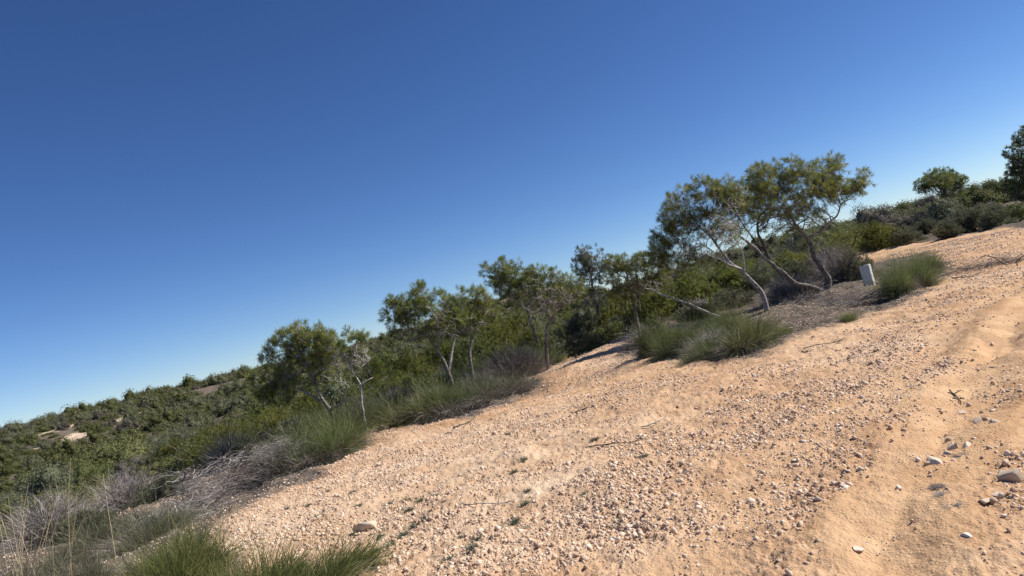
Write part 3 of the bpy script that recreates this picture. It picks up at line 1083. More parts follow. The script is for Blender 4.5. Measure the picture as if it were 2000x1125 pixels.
# (base px, height m, width scale, variant, label)
TU = [((618, 915), .95, .9, 3, 'big dark based grass tussock hanging over the dirt edge at lower left'),
      ((665, 890), .95, .85, 0, 'grass tussock with a grey thatch skirt right of the big dark based tussock'),
      ((625, 880), 1.0, .9, 1, 'tall tussock behind the two lower left edge tussocks'),
      ((715, 838), .95, .8, 4, 'grass tussock at the dirt edge below the bare white stemmed sapling'),
      ((765, 815), .8, .7, 2, 'small green tussock above the dry twisted root at the dirt edge'),
      ((845, 815), .95, .95, 0, 'wide dark green tussock with a black shaded foot under the forked pine'),
      ((885, 808), .95, .85, 5, 'green tussock joined to the right side of the wide dark one'),
      ((955, 788), .7, .95, 6, 'low grey brown tussock with hardly any green at the bend of the dirt edge'),
      ((1005, 770), .6, .8, 6, 'greyish low tussock at the tip of the bend, next to the dirt'),
      ((925, 760), .95, .85, 2, 'bright green tussock above the grey brown pair'),
      ((990, 745), .9, .9, 5, 'tall green tussock left of the small dirt notch'),
      ((1050, 715), .95, .95, 2, 'green tussock standing over the narrow dirt strip'),
      ((1105, 690), .85, .8, 0, 'green tussock left of the dry root on the narrow dirt strip'),
      ((1155, 665), .9, .85, 4, 'green tussock above the end of the narrow dirt strip'),
      ((1200, 645), .9, .85, 1, 'dry edged tussock where the narrow dirt strip disappears'),
      ((1275, 693), 1.15, .62, 1, 'dark tussock that throws the long shadow streak on the dirt'),
      ((1312, 694), .9, .6, 0, 'second dark tussock right beside the one casting the streak'),
      ((1385, 700), .6, .8, 3, 'dry brown tussock between the dark one and the round green one'),
      ((1450, 690), .85, .82, 5, 'round green tussock at the front of the leaf litter island'),
      ((1352, 690), .95, .6, 1, 'dark spiky tussock filling the gap in front of the fallen branch'),
      ((1405, 672), .9, .6, 5, 'spiky tussock under the tip of the fallen branch'),
      ((1480, 668), .7, .55, 0, 'tussock against the right side of the round green one'),
      ((1432, 655), .9, .6, 2, 'upright tussock behind the round green one at the end of the fallen branch'),
      ((1535, 655), .26, .26, 0, 'small tuft on the grey litter below the big pines'),
      ((1655, 628), .26, .28, 2, 'small grey green tuft at the litter edge below the marker'),
      ((1762, 572), 1.1, .66, 2, 'thick green tussock leaning over the concrete marker'),
      ((1792, 560), 1.1, .72, 0, 'broad green tussock right of the one by the marker'),
      ((1815, 535), .7, .7, 1, 'dry fringed tussock at the far right end of the litter island')]
for k, ((px, py), h, w, v, lab) in enumerate(TU):
    g = ground_hit(px, py)
    put_tussock(v, g[0], g[1], h * (.84 if k >= 15 else 1.0), w * (.92 if k >= 15 else 1.2), R0.uniform(0, 6.28), lab)

for (px, py), h, w_, v, lab in [((205, 1070), .62, .85, 4, 'sparse grey green tussock between the straw stalks and the brush heap'), ((285, 1062), .62, .85, 6, 'low dry tussock at the lower end of the brush heap')]:
    g = ground_hit(px, py)
    put_tussock(v, g[0], g[1], h, w_, R0.uniform(0, 6.28), lab)

# foreground tussocks (own denser meshes)
def own_tussock(name, px, py, h, rad, n, wd, lean, label, dry=.3, green=M_GRASS_N, spread=1.0, curve=.35, seed=0, stalks=0):
    rng = np.random.default_rng(700 + seed)
    g = ground_hit(px, py)
    z = float(full_height(g[0], g[1])[0])
    o = empty(name, (g[0], g[1], z), label, 'grass')
    a, t = tussock_parts(rng, h, rad, n, wd, lean, dry, spread, curve)
    obj('green_blades', mesh('green_blades', *a[:2], green, a[2]), o)
    obj('dry_thatch', mesh('dry_thatch', *t[:2], M_THATCH, t[2]), o)
    if stalks:
        b = np.stack([rng.normal(0, rad * .3, stalks), rng.normal(0, rad * .3, stalks), np.zeros(stalks)], 1)
        d = np.stack([rng.normal(.12, .22, stalks), rng.normal(0, .2, stalks), np.ones(stalks)], 1)
        s = ribbons(b, d, h * rng.uniform(1.4, 2.9, stalks), np.full(stalks, .0075), rng.uniform(0, .15, stalks), rng, 5, .06, taper=.5)
        obj('dry_stalks', mesh('dry_stalks', *s[:2], M_STRAW, s[2]), o)
    print(name, g, h)
    return o


own_tussock('grass_tussock', 610, 1165, .48, .52, 3600, .0075, (.75, .0), 'fresh green tussock at the bottom with blades swept to the right', .12, seed=1, curve=.45)
own_tussock('grass_tussock', 500, 1180, .46, .42, 2100, .0075, (.6, .0), 'fresh green tussock in the dip between the two bottom clumps', .12, seed=2, curve=.4)
own_tussock('grass_tussock', 375, 1150, .54, .46, 3600, .0075, (.18, .0), 'upright dark green tussock at the bottom, left of the swept one', .15, seed=3)
own_tussock('grass_tussock', 310, 1170, .36, .4, 3000, .0055, (-.05, .0), 'short greyish tussock left of the upright dark green one', .7, M_GRASS_G, seed=4)
own_tussock('grass_tussock', 160, 1160, .46, .5, 1500, .0055, (.0, .0), 'grey green sparse tussock at the lower left with long straw stalks', 1.1, M_GRASS_G, seed=5, stalks=14)
own_tussock('grass_tussock', 40, 1170, .5, .5, 1500, .0055, (.05, .0), 'pale dry tussock in the bottom left corner with tall straw stalks', 1.3, M_GRASS_G, seed=6, stalks=42)

# ------------------------------------------------------------------ shrubs
def twig_cloud(rng, n, rx, ry, rz, L, wd, bend=.16, up=.6, base_frac=.35):
    """tangle of dry twigs: main twigs radiating from the foot plus finer ones"""
    m = int(n * base_frac)
    b = rng.normal(0, .12, (m, 3)) * np.array([rx, ry, 0])
    d = np.stack([rng.normal(0, 1, m) * rx, rng.normal(0, 1, m) * ry, rng.uniform(.2, 1, m) * rz * 1.5], 1)
    ln = np.linalg.norm(d, axis=1) * rng.uniform(.5, 1, m)
    ln = np.minimum(ln, 1.15 * max(rx, rz))
    A = ribbons(b, d, ln, wd * 1.5 * rng.uniform(.6, 1.4, m), rng.uniform(-.1, .25, m), rng, 4, .1, bend * .25)
    q = nrm(rng.normal(size=(n - m, 3))) * rng.random((n - m, 1)) ** .4
    q[:, 2] = np.abs(q[:, 2])
    b = q * np.array([rx, ry, rz]) * .92
    d = nrm(q * np.array([1, 1, .8]) + np.array([0, 0, up * .5])) + rng.normal(0, .55, (n - m, 3))
    B = ribbons(b, d, L * rng.uniform(.4, 1.2, n - m), wd * rng.uniform(.5, 1.1, n - m), rng.uniform(-.1, .2, n - m), rng, 3, .15, bend * .5)
    return join([A, B])


def leaf_cloud(rng, n, rx, ry, rz, size, lumps=14, fill=.55):
    c = nrm(rng.normal(size=(lumps, 3)))
    c[:, 2] = np.abs(c[:, 2]) * .9
    c = c * np.array([rx, ry, rz]) * rng.uniform(.35, .78, (lumps, 1))
    lr = rng.uniform(.28, .52, lumps) * min(rx, rz * 1.2)
    w = rng.integers(0, lumps, n)
    q = nrm(rng.normal(size=(n, 3)))
    sp = rng.random((n, 1)) ** .35
    # clumpy: quantise direction in each lump so that leaves gather into sprays
    ns = 26
    sd = nrm(rng.normal(size=(lumps, ns, 3)))
    sdx = rng.integers(0, ns, n)
    q = nrm(sd[w, sdx] + rng.normal(0, .22, (n, 3)))
    p = c[w] + q * sp * lr[w][:, None] * rng.uniform(.75, 1.25, (lumps, ns))[w, sdx][:, None]
    p[:, 2] = np.maximum(p[:, 2], rng.uniform(0, .1, n))
    V, F, A = leaves(p, q + np.array([0, 0, .3]), size * rng.uniform(.6, 1.3, n), rng)
    spray = rng.random((lumps, ns))[w, sdx]
    A['tint'] = np.repeat(np.clip(spray * .75 + rng.normal(.1, .14, n), 0, 1), 4)
    return V, F, A


def needle_cloud(rng, n, rx, ry, rz, L, wd, lumps=16):
    V, F, A = leaf_cloud(rng, n, rx, ry, rz, .01, lumps)
    c = V.reshape(-1, 4, 3).mean(1)
    per = 9
    d = nrm(c / np.array([rx, ry, rz]) + np.array([0, 0, .4]))
    b = np.repeat(c, per, 0)
    dd = np.repeat(d, per, 0) + rng.normal(0, .6, (n * per, 3))
    R = ribbons(b, dd, L * rng.uniform(.6, 1.2, n * per), np.full(n * per, wd), np.zeros(n * per), rng, 1, taper=.6)
    R[2]['tint'] = np.repeat(np.repeat(A['tint'][::4], per), 4)
    return R


def stem_fan(rng, n, rx, ry, rz, r):
    parts = []
    for _ in range(n):
        e = np.array([rng.normal(0, .5) * rx, rng.normal(0, .5) * ry, rng.uniform(.5, .85) * rz])
        m = e * .5 + rng.normal(0, .1, 3) * rx
        P = resample(np.array([[e[0] * .08, e[1] * .08, -.05], m, e]), .12, rng, .01)
        parts.append(tube(P, np.linspace(r, r * .3, len(P)), 4))
    return join(parts)


def dome(rng, n, size, core=None):
    """rounded scrub bush: lumpy leafy mass round a dense inner core"""
    lumps = 15
    c = nrm(rng.normal(size=(lumps, 3)))
    c[:, 2] = np.abs(c[:, 2])
    c = c * np.array([.42, .42, .40]) * rng.uniform(.5, 1.1, (lumps, 1))
    lr = rng.uniform(.16, .30, lumps)
    w = rng.choice(lumps, n, p=lr ** 2 / (lr ** 2).sum())
    ns = 40
    sd = nrm(rng.normal(size=(lumps, ns, 3)) + np.array([0, 0, .35]))
    k = rng.integers(0, ns, n)
    q = nrm(sd[w, k] + rng.normal(0, .26, (n, 3)))
    p = c[w] + q * (lr[w] * rng.uniform(.7, 1.22, (lumps, ns))[w, k] * rng.uniform(.75, 1.1, n))[:, None]
    p[:, 2] = np.maximum(p[:, 2], rng.uniform(0, .12, n))
    V, F, A = leaves(p, q, size * rng.uniform(.6, 1.4, n), rng, .5)
    A['tint'] = np.repeat(np.clip(rng.random((lumps, ns))[w, k] * .6 + .25 * rng.random(lumps)[w] + rng.normal(.05, .12, n), 0, 1), 4)
    B, T = core or ICO2
    parts = [(V, F, A)]
    for i in range(lumps):
        parts.append((B * lr[i] * .60 * (1 + .12 * rng.normal(size=(len(B), 1))) + c[i], [T], {'tint': np.full(len(B), .3)}))
    V, F, A = join(parts)
    V[:, 2] = np.maximum(V[:, 2], -.05)
    return V, F, A


PROTO = {}


def proto(kind, v):
    key = (kind, v)
    if key in PROTO:
        return PROTO[key]
    rng = np.random.default_rng(sum(map(ord, kind)) * 7 + v)
    parts = []
    if kind == 'green':                       # near dense shrub
        f = needle_cloud(rng, 2600, .62, .62, .9, .055, .009)
        parts.append(('foliage', mesh('foliage', *f[:2], M_LEAF, f[2])))
    elif kind == 'dark':
        f = leaf_cloud(rng, 11000, .62, .62, .95, .020)
        parts.append(('foliage', mesh('foliage', *f[:2], M_NEEDLE_D, f[2])))
    elif kind == 'greygreen':
        f = needle_cloud(rng, 1900, .6, .6, .85, .07, .008)
        parts.append(('foliage', mesh('foliage', *f[:2], M_LEAF_GREY, f[2])))
    elif kind == 'twiggy':
        f = twig_cloud(rng, 2600, .58, .58, .8, .22, .007)
        parts.append(('twigs', mesh('twigs', *f[:2], M_TWIG, f[2])))
        g = needle_cloud(rng, 330, .5, .5, .7, .05, .008)
        parts.append(('foliage', mesh('foliage', *g[:2], M_LEAF_GREY, g[2])))
    elif kind == 'grey':
        f = twig_cloud(rng, 3600, .6, .6, .8, .2, .006)
        parts.append(('twigs', mesh('twigs', *f[:2], M_LEAF_BROWN, f[2])))
    elif kind == 'pale':
        f = twig_cloud(rng, 2600, .6, .6, .8, .22, .0065)
        parts.append(('twigs', mesh('twigs', *f[:2], M_TWIG, f[2])))
    if kind in ('green', 'dark', 'greygreen', 'twiggy', 'grey', 'pale'):
        s = stem_fan(rng, 7, .55, .55, .85, .022)
        parts.append(('stem', mesh('stem', *s[:2], M_BARK_D, s[2])))
    if kind.startswith('hill'):
        mt = {'hillgreen': M_HILL, 'hilldark': M_NEEDLE_D, 'hillgrey': M_LEAF_GREY, 'hillbrown': M_BROWN_SCRUB}[kind]
        f = dome(rng, 10500, .0125)
        parts.append((None, mesh('bush', *f[:2], mt, f[2])))
    PROTO[key] = parts
    return parts


SRC = {}


def put_shrub(kind, v, x, y, h, w, label, group, name='shrub', cat='shrub', rz=None, z=None):
    if z is None:
        z = float(height(x, y)) - .03
    pr = proto(kind, v)
    rz = R0.uniform(0, 6.28) if rz is None else rz
    if pr[0][0] is None:
        s = SRC.get((kind, v))
        o = bpy.data.objects.new(name, pr[0][1]) if s is None else s.copy()
        if s is None:
            SRC[(kind, v)] = o
        COL.objects.link(o)
        o.location, o.rotation_euler = (x, y, z), (0, 0, rz)
        tag(o, label, cat, group)
    else:
        o = empty(name, (x, y, z), label, cat, group, rz)
        for nm, me in pr:
            s = SRC.get((kind, v, nm))
            c = bpy.data.objects.new(nm, me) if s is None else s.copy()
            if s is None:
                SRC[(kind, v, nm)] = c
            COL.objects.link(c)
            c.parent = o
    o.scale = (w, w, h)
    return o


# (kind, base px, depth or None, height m, width m, label)
SH = [('twiggy', (105, 1058), None, 1.15, 1.5, 'purplish grey twiggy shrub above the straw stalks at the lower left'),
      ('twiggy', (255, 1000), None, 1.25, 1.4, 'dry shrub with dark bare stems and grey twigs, left of the brush heap'),
      ('greygreen', (325, 975), None, .8, 1.2, 'grey green shrub right of the bare stemmed one'),
      ('grey', (460, 905), 19, 1.1, 1.5, 'rounded purplish grey dry shrub standing out of the green scrub'),
      ('green', (405, 905), 20, 1.0, 1.5, 'olive shrub left of the rounded purplish dry one'),
      ('greygreen', (180, 1040), None, .7, 1.2, 'grey green shrub between the two dry shrubs at lower left'),
      ('dark', (1325, 688), None, .75, .8, 'dense dark low bush right of the blackish leafy one'),
      ('dark', (1285, 690), None, 1.1, .85, 'blackish leafy bush at the left foot of the litter island'),
      ('greygreen', (1350, 612), None, .9, 1.8, 'wide grassy bush behind the fallen branch, nearest the silvery trunk'),
      ('greygreen', (1425, 588), None, .8, 1.5, 'grassy bush at the left foot of the silvery trunk'),
      ('twiggy', (1560, 580), None, .7, 1.5, 'dense grey twig bush against the low stem of the forked pine'),
      ('twiggy', (1395, 690), None, .6, 1.0, 'low grey brown twig bush between the two front tussocks'),
      ('grey', (1480, 660), None, .45, .9, 'low dead bush on the litter right of the round green tussock'),
      ('twiggy', (545, 905), 13.5, .9, 1.2, 'grey shrub behind the dark based tussock'),
      ('greygreen', (600, 850), 17, 1.2, 1.4, 'feathery grey green shrub right below the low spreading pine'),
      ('greygreen', (530, 850), 18, .9, 1.2, 'grey green shrub left below the low spreading pine'),
      ('dark', (742, 720), 24, 1.3, 1.4, 'very dark shrub between the sapling and the forked pine'),
      ('green', (770, 745), 22, 1.4, 1.5, 'green shrub left of the forked pine'),
      ('grey', (775, 765), 20, 1.0, 1.2, 'brown twig shrub right of the white stemmed sapling'),
      ('dark', (705, 745), 25, 1.2, 1.3, 'dark green shrub behind the white stemmed sapling'),
      ('twiggy', (830, 740), 19, .8, 1.2, 'grey twiggy shrub at the foot of the forked pine'),
      ('grey', (985, 672), 21, 1.4, 1.6, 'brown grey thicket of twigs under the twin stemmed pine'),
      ('grey', (1015, 660), 21, 1.1, 1.2, 'second brown thicket against the stem of the twin stemmed pine'),
      ('green', (960, 655), 24, 1.6, 1.8, 'tall green shrub behind the straight stemmed pine'),
      ('twiggy', (930, 700), 20, .8, 1.0, 'grey shrub below the straight stemmed pine'),
      ('greygreen', (1130, 640), 23, 1.2, 1.6, 'grey green bush right of the twin stemmed pine'),
      ('dark', (1175, 610), 24, 1.0, 1.4, 'dark bush below the grey green pine'),
      ('twiggy', (1250, 655), 18.5, .6, 1.2, 'low tangle of grey twigs left of the dark streak tussock'),
      ('pale', (1305, 640), 18, .55, 1.0, 'low pale dry twigs under the fallen branch'),
      ('greygreen', (1345, 560), 22, 1.0, 1.8, 'grassy grey green bush behind the fallen branch'),
      ('greygreen', (1420, 545), 23, .9, 1.6, 'grassy grey green bush behind the silvery trunk'),
      ('twiggy', (1530, 545), 21, 1.0, 1.4, 'grey shrub behind the dark sprawling trunk'),
      ('greygreen', (1560, 520), 24, 1.3, 1.5, 'grey green bush seen between the pine trunks'),
      ('twiggy', (1645, 545), 22, 1.5, 1.5, 'grey brown shrub right of the forked trunk, behind the marker'),
      ('greygreen', (1675, 535), 21.5, 1.2, 1.1, 'upright grey green shrub just behind the concrete marker'),
      ('twiggy', (1615, 530), 24, 1.4, 1.4, 'brownish shrub directly behind the forked trunk'),
      ('green', (1625, 495), 29, 1.2, 1.6, 'yellow green shrub low between trunk and grey brown shrub'),
      ('green', (1720, 468), 31, 1.5, 1.9, 'dense bright green bush at the far corner of the dirt'),
      ('green', (1690, 450), 37, 1.3, 1.8, 'green bush on the skyline left of the dense bright one'),
      ('dark', (1770, 430), 45, 1.6, 2.4, 'dark bush on the right skyline before the umbrella pine'),
      ('greygreen', (1775, 468), 30, .85, 1.4, 'grassy bush at the dirt rim right of the dense bright green one'),
      ('greygreen', (1845, 463), 28, .95, 1.3, 'second grassy bush along the far dirt rim'),
      ('greygreen', (1805, 455), 32, 1.0, 1.6, 'grassy bush behind the first two on the far dirt rim'),
      ('greygreen', (1905, 448), 28, 1.3, 1.5, 'wide grey green bush on the far dirt rim below the umbrella pine'),
      ('greygreen', (1870, 440), 31, 1.1, 1.5, 'feathery bush under the umbrella pine'),
      ('greygreen', (1960, 440), 27, 1.3, 1.6, 'grey green bush left of the tall dark pine'),
      ('dark', (1990, 438), 27.5, 1.0, 1.5, 'dark foot of bushes under the tall dark pine'),
      ('greygreen', (1925, 425), 31, 1.2, 1.8, 'wide feathery bush behind the far dirt rim at right'),
      ('dark', (1820, 425), 41, 1.5, 2.2, 'dark bush left of the umbrella pine trunk'),
      ('dark', (1905, 400), 44, 1.7, 2.4, 'dark green bush on the skyline right of the umbrella pine'),
      ('dark', (1950, 385), 46, 1.8, 2.4, 'dark skyline bush next to the tall dark pine'),
      ('greygreen', (1770, 450), 35, .9, 1.6, 'feathery bush left of the umbrella pine')]
for k, (kind, (px, py), Y, h, w, lab) in enumerate(SH):
    if Y is None:
        g = ground_hit(px, py)
    else:
        p = at_depth(px, py, Y)
        g = np.array([p[0], p[1], float(height(p[0], p[1]))])
    put_shrub(kind, k % 2, g[0], g[1], h, w / 1.15, lab, 'shrubs between the pines')

def shrub_at(kind, v, px, topy, Y, wpx, label):
    t = at_depth(px, topy, Y)
    z = float(height(t[0], t[1])) - .03
    return put_shrub(kind, v, t[0], t[1], (t[2] - z) * (1.4 if kind.startswith('hill') else 1.03), wpx / F_PX * Y / 1.15, label, 'tall bushes behind the pines', z=z)


for k, (kind, px, ty, Y, wp_, lab) in enumerate([
        ('dark', 740, 648, 30, 100, 'dark rounded bush on the skyline between the spreading pine and the forked pine'),
        ('green', 790, 662, 27, 100, 'olive green bush left of the crown of the forked pine'),
        ('green', 715, 672, 27, 70, 'olive bush behind the pale sapling'),
        ('green', 840, 640, 28, 120, 'tall olive bush seen through the forked pine'),
        ('green', 950, 590, 27, 110, 'tall green bush filling the gap between the forked and twin stemmed pines'),
        ('dark', 905, 640, 26, 90, 'dark bush behind the straight stemmed pine'),
        ('green', 1000, 585, 28, 110, 'green bush under the left crown of the twin stemmed pine'),
        ('greygreen', 1120, 575, 27, 110, 'grey green bush right of the twin stemmed pine crown'),
        ('green', 1195, 545, 27, 110, 'dense bush below the dense low pine'),
        ('green', 1260, 540, 26, 120, 'dense bush behind the crooked snag'),
        ('green', 1330, 510, 27, 120, 'olive bush under the dark left crown of the silvery leaning pine'),
        ('green', 1400, 500, 28, 130, 'olive bush behind the silvery trunk'),
        ('greygreen', 1470, 500, 27, 120, 'grey olive bush behind the sprawling pine'),
        ('green', 1530, 478, 29, 120, 'olive bush seen between the two big trunks'),
        ('green', 1640, 440, 33, 120, 'yellowish bush seen under the right fork of the tall leaning pine'),
        ('dark', 600, 730, 27, 130, 'dark bush behind the spreading pine'),
        ('green', 510, 735, 26, 110, 'bright edged bush left of the spreading pine'),
        ('green', 660, 705, 27, 100, 'olive bush between the spreading pine and the sapling')]):
    shrub_at(kind, k % 2, px, ty, Y, wp_, lab)

for k, (kind, px, ty, Y, wp_, lab) in enumerate([
        ('hilldark', 270, 771, 148, 40, 'round dark bush standing out on the far left skyline above the sand track'),
        ('hillgreen', 236, 786, 146, 34, 'bush just left of the round dark skyline bush'),
        ('hillgreen', 172, 799, 145, 36, 'rounded bush in the middle of the far left skyline'),
        ('hillgrey', 130, 806, 144, 56, 'wide bush on the far left skyline above the lower end of the track'),
        ('hillbrown', 325, 768, 148, 44, 'brownish bush right of the round dark skyline bush'),
        ('hillgreen', 420, 741, 140, 40, 'bush on the skyline left of the spreading pine'),
        ('hillgrey', 480, 731, 130, 44, 'grey green skyline bush nearest the spreading pine'),
        ('hillgrey', 28, 842, 95, 80, 'big grey green bush at the left border below the skyline'),
        ('hillgreen', 78, 862, 90, 46, 'bush at the lower end of the sand track')]):
    shrub_at(kind, k % 3, px, ty, Y, wp_, lab)

# tall mixed thicket filling the bank behind the edge row
def project(x, y, z):
    v = np.array([x, y, z]) - CAM
    k = F_PX / (v @ fw)
    return W_PX / 2 + (v @ im_r) * k, H_PX / 2 - (v @ im_u) * k


fill = []
rng = np.random.default_rng(321)
tries = 0
while len(fill) < 240 and tries < 9000:
    tries += 1
    y = rng.uniform(8, 46)
    e = np.interp(y, EDGE_Y, EDGE_X)
    x = e - rng.uniform(.9, 22)
    if y > 24:
        x = rng.uniform(-8, 15)
    if abs(math.atan2(x, y)) > .72:
        continue
    d1 = px_dist_poly(np.array([x]), np.array([y]), DIRT)[0]
    if d1 < 1.25:
        continue
    qx, qy = project(x, y, float(height(x, y)))
    if (qx < 640 and qy > 905) or (qx > 1225 and qy > 590):
        continue
    if any((x - a) ** 2 + (y - b) ** 2 < (.8 + .012 * y) ** 2 for a, b in fill):
        continue
    fill.append((x, y))
    near = d1 < 4.5
    k = rng.choice(['tus', 'twiggy', 'green', 'greygreen', 'grey'], p=[.50, .12, .18, .17, .03] if near else [.12, .10, .50, .22, .06])
    s = rng.uniform(.75, 1.15)
    if k == 'tus':
        put_tussock(int(rng.integers(0, 7)), x, y, .85 * s, .85 * s, rng.uniform(0, 6.28), 'green and straw grass tussock in the thicket behind the dirt edge', 'tussocks in the thicket on the bank')
    else:
        lab = {'twiggy': 'half bare grey twigged shrub in the thicket below the pines', 'green': 'leafy green shrub in the thicket below the pines',
               'greygreen': 'grey green feathery shrub in the thicket below the pines', 'grey': 'dead brown grey shrub in the thicket below the pines'}[k]
        put_shrub(k, int(rng.integers(0, 2)), x, y, (1.0 if near else 1.25) * s, (1.15 if near else 1.5) * s, lab, 'shrubs in the thicket, ' + k)

# ------------------------------------------------------------------ brush heap at the dirt edge
def brush(name, pts, width, hgt, n, label, mat=M_TWIG, wd=.007, seed=0, group=None):
    rng = np.random.default_rng(1500 + seed)
    g = np.array([ground_hit(*p) for p in pts])
    c = g.mean(0)
    t = rng.random(n) * (len(g) - 1)
    i = np.minimum(t.astype(int), len(g) - 2)
    p = g[i] + (g[i + 1] - g[i]) * (t - i)[:, None]
    p[:, :2] += rng.normal(0, width * .42, (n, 2))
    p[:, 2] = height(p[:, 0], p[:, 1]) + rng.random(n) ** 1.6 * hgt * np.exp(-((p[:, 0] - g[i][:, 0]) ** 2 + (p[:, 1] - g[i][:, 1]) ** 2) / (2.0 * width ** 2))
    ax = nrm(g[-1] - g[0])
    d = rng.normal(size=(n, 3)) * np.array([1, 1, .38]) + ax * rng.normal(0, .8, (n, 1)) + np.array([0, 0, .18])
    R = ribbons(p, d, rng.uniform(.15, .6, n), wd * rng.uniform(.5, 1.5, n), rng.uniform(0, .35, n), rng, 5, .2, .045)
    parts = [R]
    sticks = []
    for _ in range(max(3, n // 160)):
        q = p[rng.integers(0, n)]
        e = q + nrm(rng.normal(size=3) * np.array([1, 1, .3]) + ax * rng.normal() + np.array([0, 0, .25])) * rng.uniform(.4, 1.1)
        m = (q + e) / 2 + rng.normal(0, .07, 3)
        P = resample(np.array([q, m, e]), .1, rng, .012)
        sticks.append(tube(P, np.linspace(rng.uniform(.009, .02), .005, len(P)), 5))
    o = empty(name, c, label, 'brush', group)
    V, F, A = R
    obj('twigs', mesh('twigs', V - c, F, mat, A), o)
    for V, F, A in sticks[:24]:
        obj('branch', mesh('branch', V - c, F, M_BARK_D, A, smooth_shade=True), o)
    return o


brush('brush_heap', [(370, 1003), (440, 970), (500, 948), (550, 934), (598, 915)], .42, .8, 5600, 'long heap of dry grey brushwood along the dirt edge at lower left', seed=1)
brush('brush_heap', [(300, 1040), (350, 1020), (420, 1000)], .4, .35, 900, 'lower grey brushwood above the upright dark green tussock', seed=2)
brush('brush_heap', [(775, 832), (800, 815), (825, 800)], .22, .3, 260, 'small twisted dry root and twigs between two edge tussocks', seed=3)
brush('brush_heap', [(1100, 700), (1135, 688), (1165, 676)], .3, .3, 300, 'dry twisted roots beside the narrow dirt strip', seed=4)
brush('brush_heap', [(1850, 532), (1900, 524), (1950, 516), (2010, 508)], .25, .14, 520, 'thin line of dead grey brush lying across the dirt at right', M_LEAF_BROWN, seed=5)
brush('brush_heap', [(1540, 590), (1570, 588), (1600, 582), (1640, 590)], .5, .16, 700, 'flat dead twigs under the forked pine trunk', M_LEAF_BROWN, seed=6)
brush('brush_heap', [(1640, 600), (1690, 585), (1730, 580)], .35, .16, 380, 'scrap of dead brush at the foot of the marker', M_LEAF_BROWN, seed=7)
brush('brush_heap', [(1230, 655), (1280, 640), (1330, 625)], .5, .35, 600, 'grey dead twigs around the foot of the fallen branch', seed=8)

# litter of needles and twigs under the pines (uncountable)
def litter():
    rng = np.random.default_rng(9)
    n = 60000
    x, y = rng.uniform(-9, 14, n), rng.uniform(5, 24, n)
    m = masks(x, y)
    e = np.interp(y, EDGE_Y, EDGE_X) - x
    keep = (m[0] < .6) & (np.abs(np.arctan2(x, y)) < .75) & (e < 6)
    x, y = x[keep], y[keep]
    n = len(x)
    b = np.stack([x, y, full_height(x, y) + .01], 1)
    d = rng.normal(size=(n, 3)) * np.array([1, 1, .25])
    R = ribbons(b, d, rng.uniform(.06, .25, n), rng.uniform(.004, .011, n), np.zeros(n), rng, 2, .1, .05)
    tag(obj('dry_litter', mesh('dry_litter', *R[:2], M_LEAF_BROWN, R[2])), 'dead needles and twigs covering the ground under the pines', None, None, 'stuff')


litter()

# ------------------------------------------------------------------ concrete marker
def marker():
    import bmesh
    rng = np.random.default_rng(5)
    g = ground_hit(1700, 561)
    z = float(full_height(g[0], g[1])[0])
    k = g[1] / F_PX
    w, dp, h = 18 * k, 14 * k, 45 * k
    bm = bmesh.new()
    bmesh.ops.create_cube(bm, size=1)
    bmesh.ops.scale(bm, vec=(w, dp, h + .1), verts=bm.verts)
    bmesh.ops.bevel(bm, geom=bm.edges[:], offset=.012, segments=2, affect='EDGES')
    bmesh.ops.subdivide_edges(bm, edges=[e for e in bm.edges if e.calc_length() > .1], cuts=5, use_grid_fill=True)
    for v in bm.verts:
        v.co += Vector(rng.normal(0, .0022, 3))
        v.co.z += .016 * (v.co.x / w) * (1 if v.co.z > 0 else 0)
        v.co.z += (h - .1) / 2
    me = bpy.data.meshes.new('marker_stone')
    bm.to_mesh(me)
    bm.free()
    me.materials.append(M_CONC)
    o = obj('marker_stone', me, loc=(g[0], g[1], z))
    o.rotation_euler = (math.radians(-3), math.radians(-.5), math.radians(-11))
    az = math.atan2(g[0], g[1])
    o.rotation_euler.z = -az - math.radians(17)
    tag(o, 'pale concrete marker post standing in the litter by a grass tussock', 'marker')


marker()

# ------------------------------------------------------------------ sticks and weeds on the dirt
def stick(pts, r, label, seed, dark=False):
    rng = np.random.default_rng(1700 + seed)
    G = np.array([ground_hit(*p) for p in pts])
    G[:, 2] = full_height(G[:, 0], G[:, 1]) + r * 1.5 + np.abs(rng.normal(0, .012, len(G)))
    P = resample(G, .06, rng, .006)
    parts = [tube(P - G[0], np.linspace(r, r * .4, len(P)), 5)]
    for _ in range(3):
        i = rng.integers(1, len(P) - 1)
        d = nrm(P[-1] - P[0] + rng.normal(0, .5, 3) * np.linalg.norm(P[-1] - P[0])) * rng.uniform(.08, .25)
        d[2] = abs(d[2]) * .6
        Q = np.array([P[i], P[i] + d * .5 + rng.normal(0, .015, 3), P[i] + d])
        parts.append(tube(Q - G[0], np.array([r * .6, r * .5, r * .3]), 4))
    V, F, A = join(parts)
    tag(obj('stick', mesh('stick', V, F, M_BARK_D if dark else M_BARK, A, smooth_shade=True), loc=G[0]), label, 'stick')


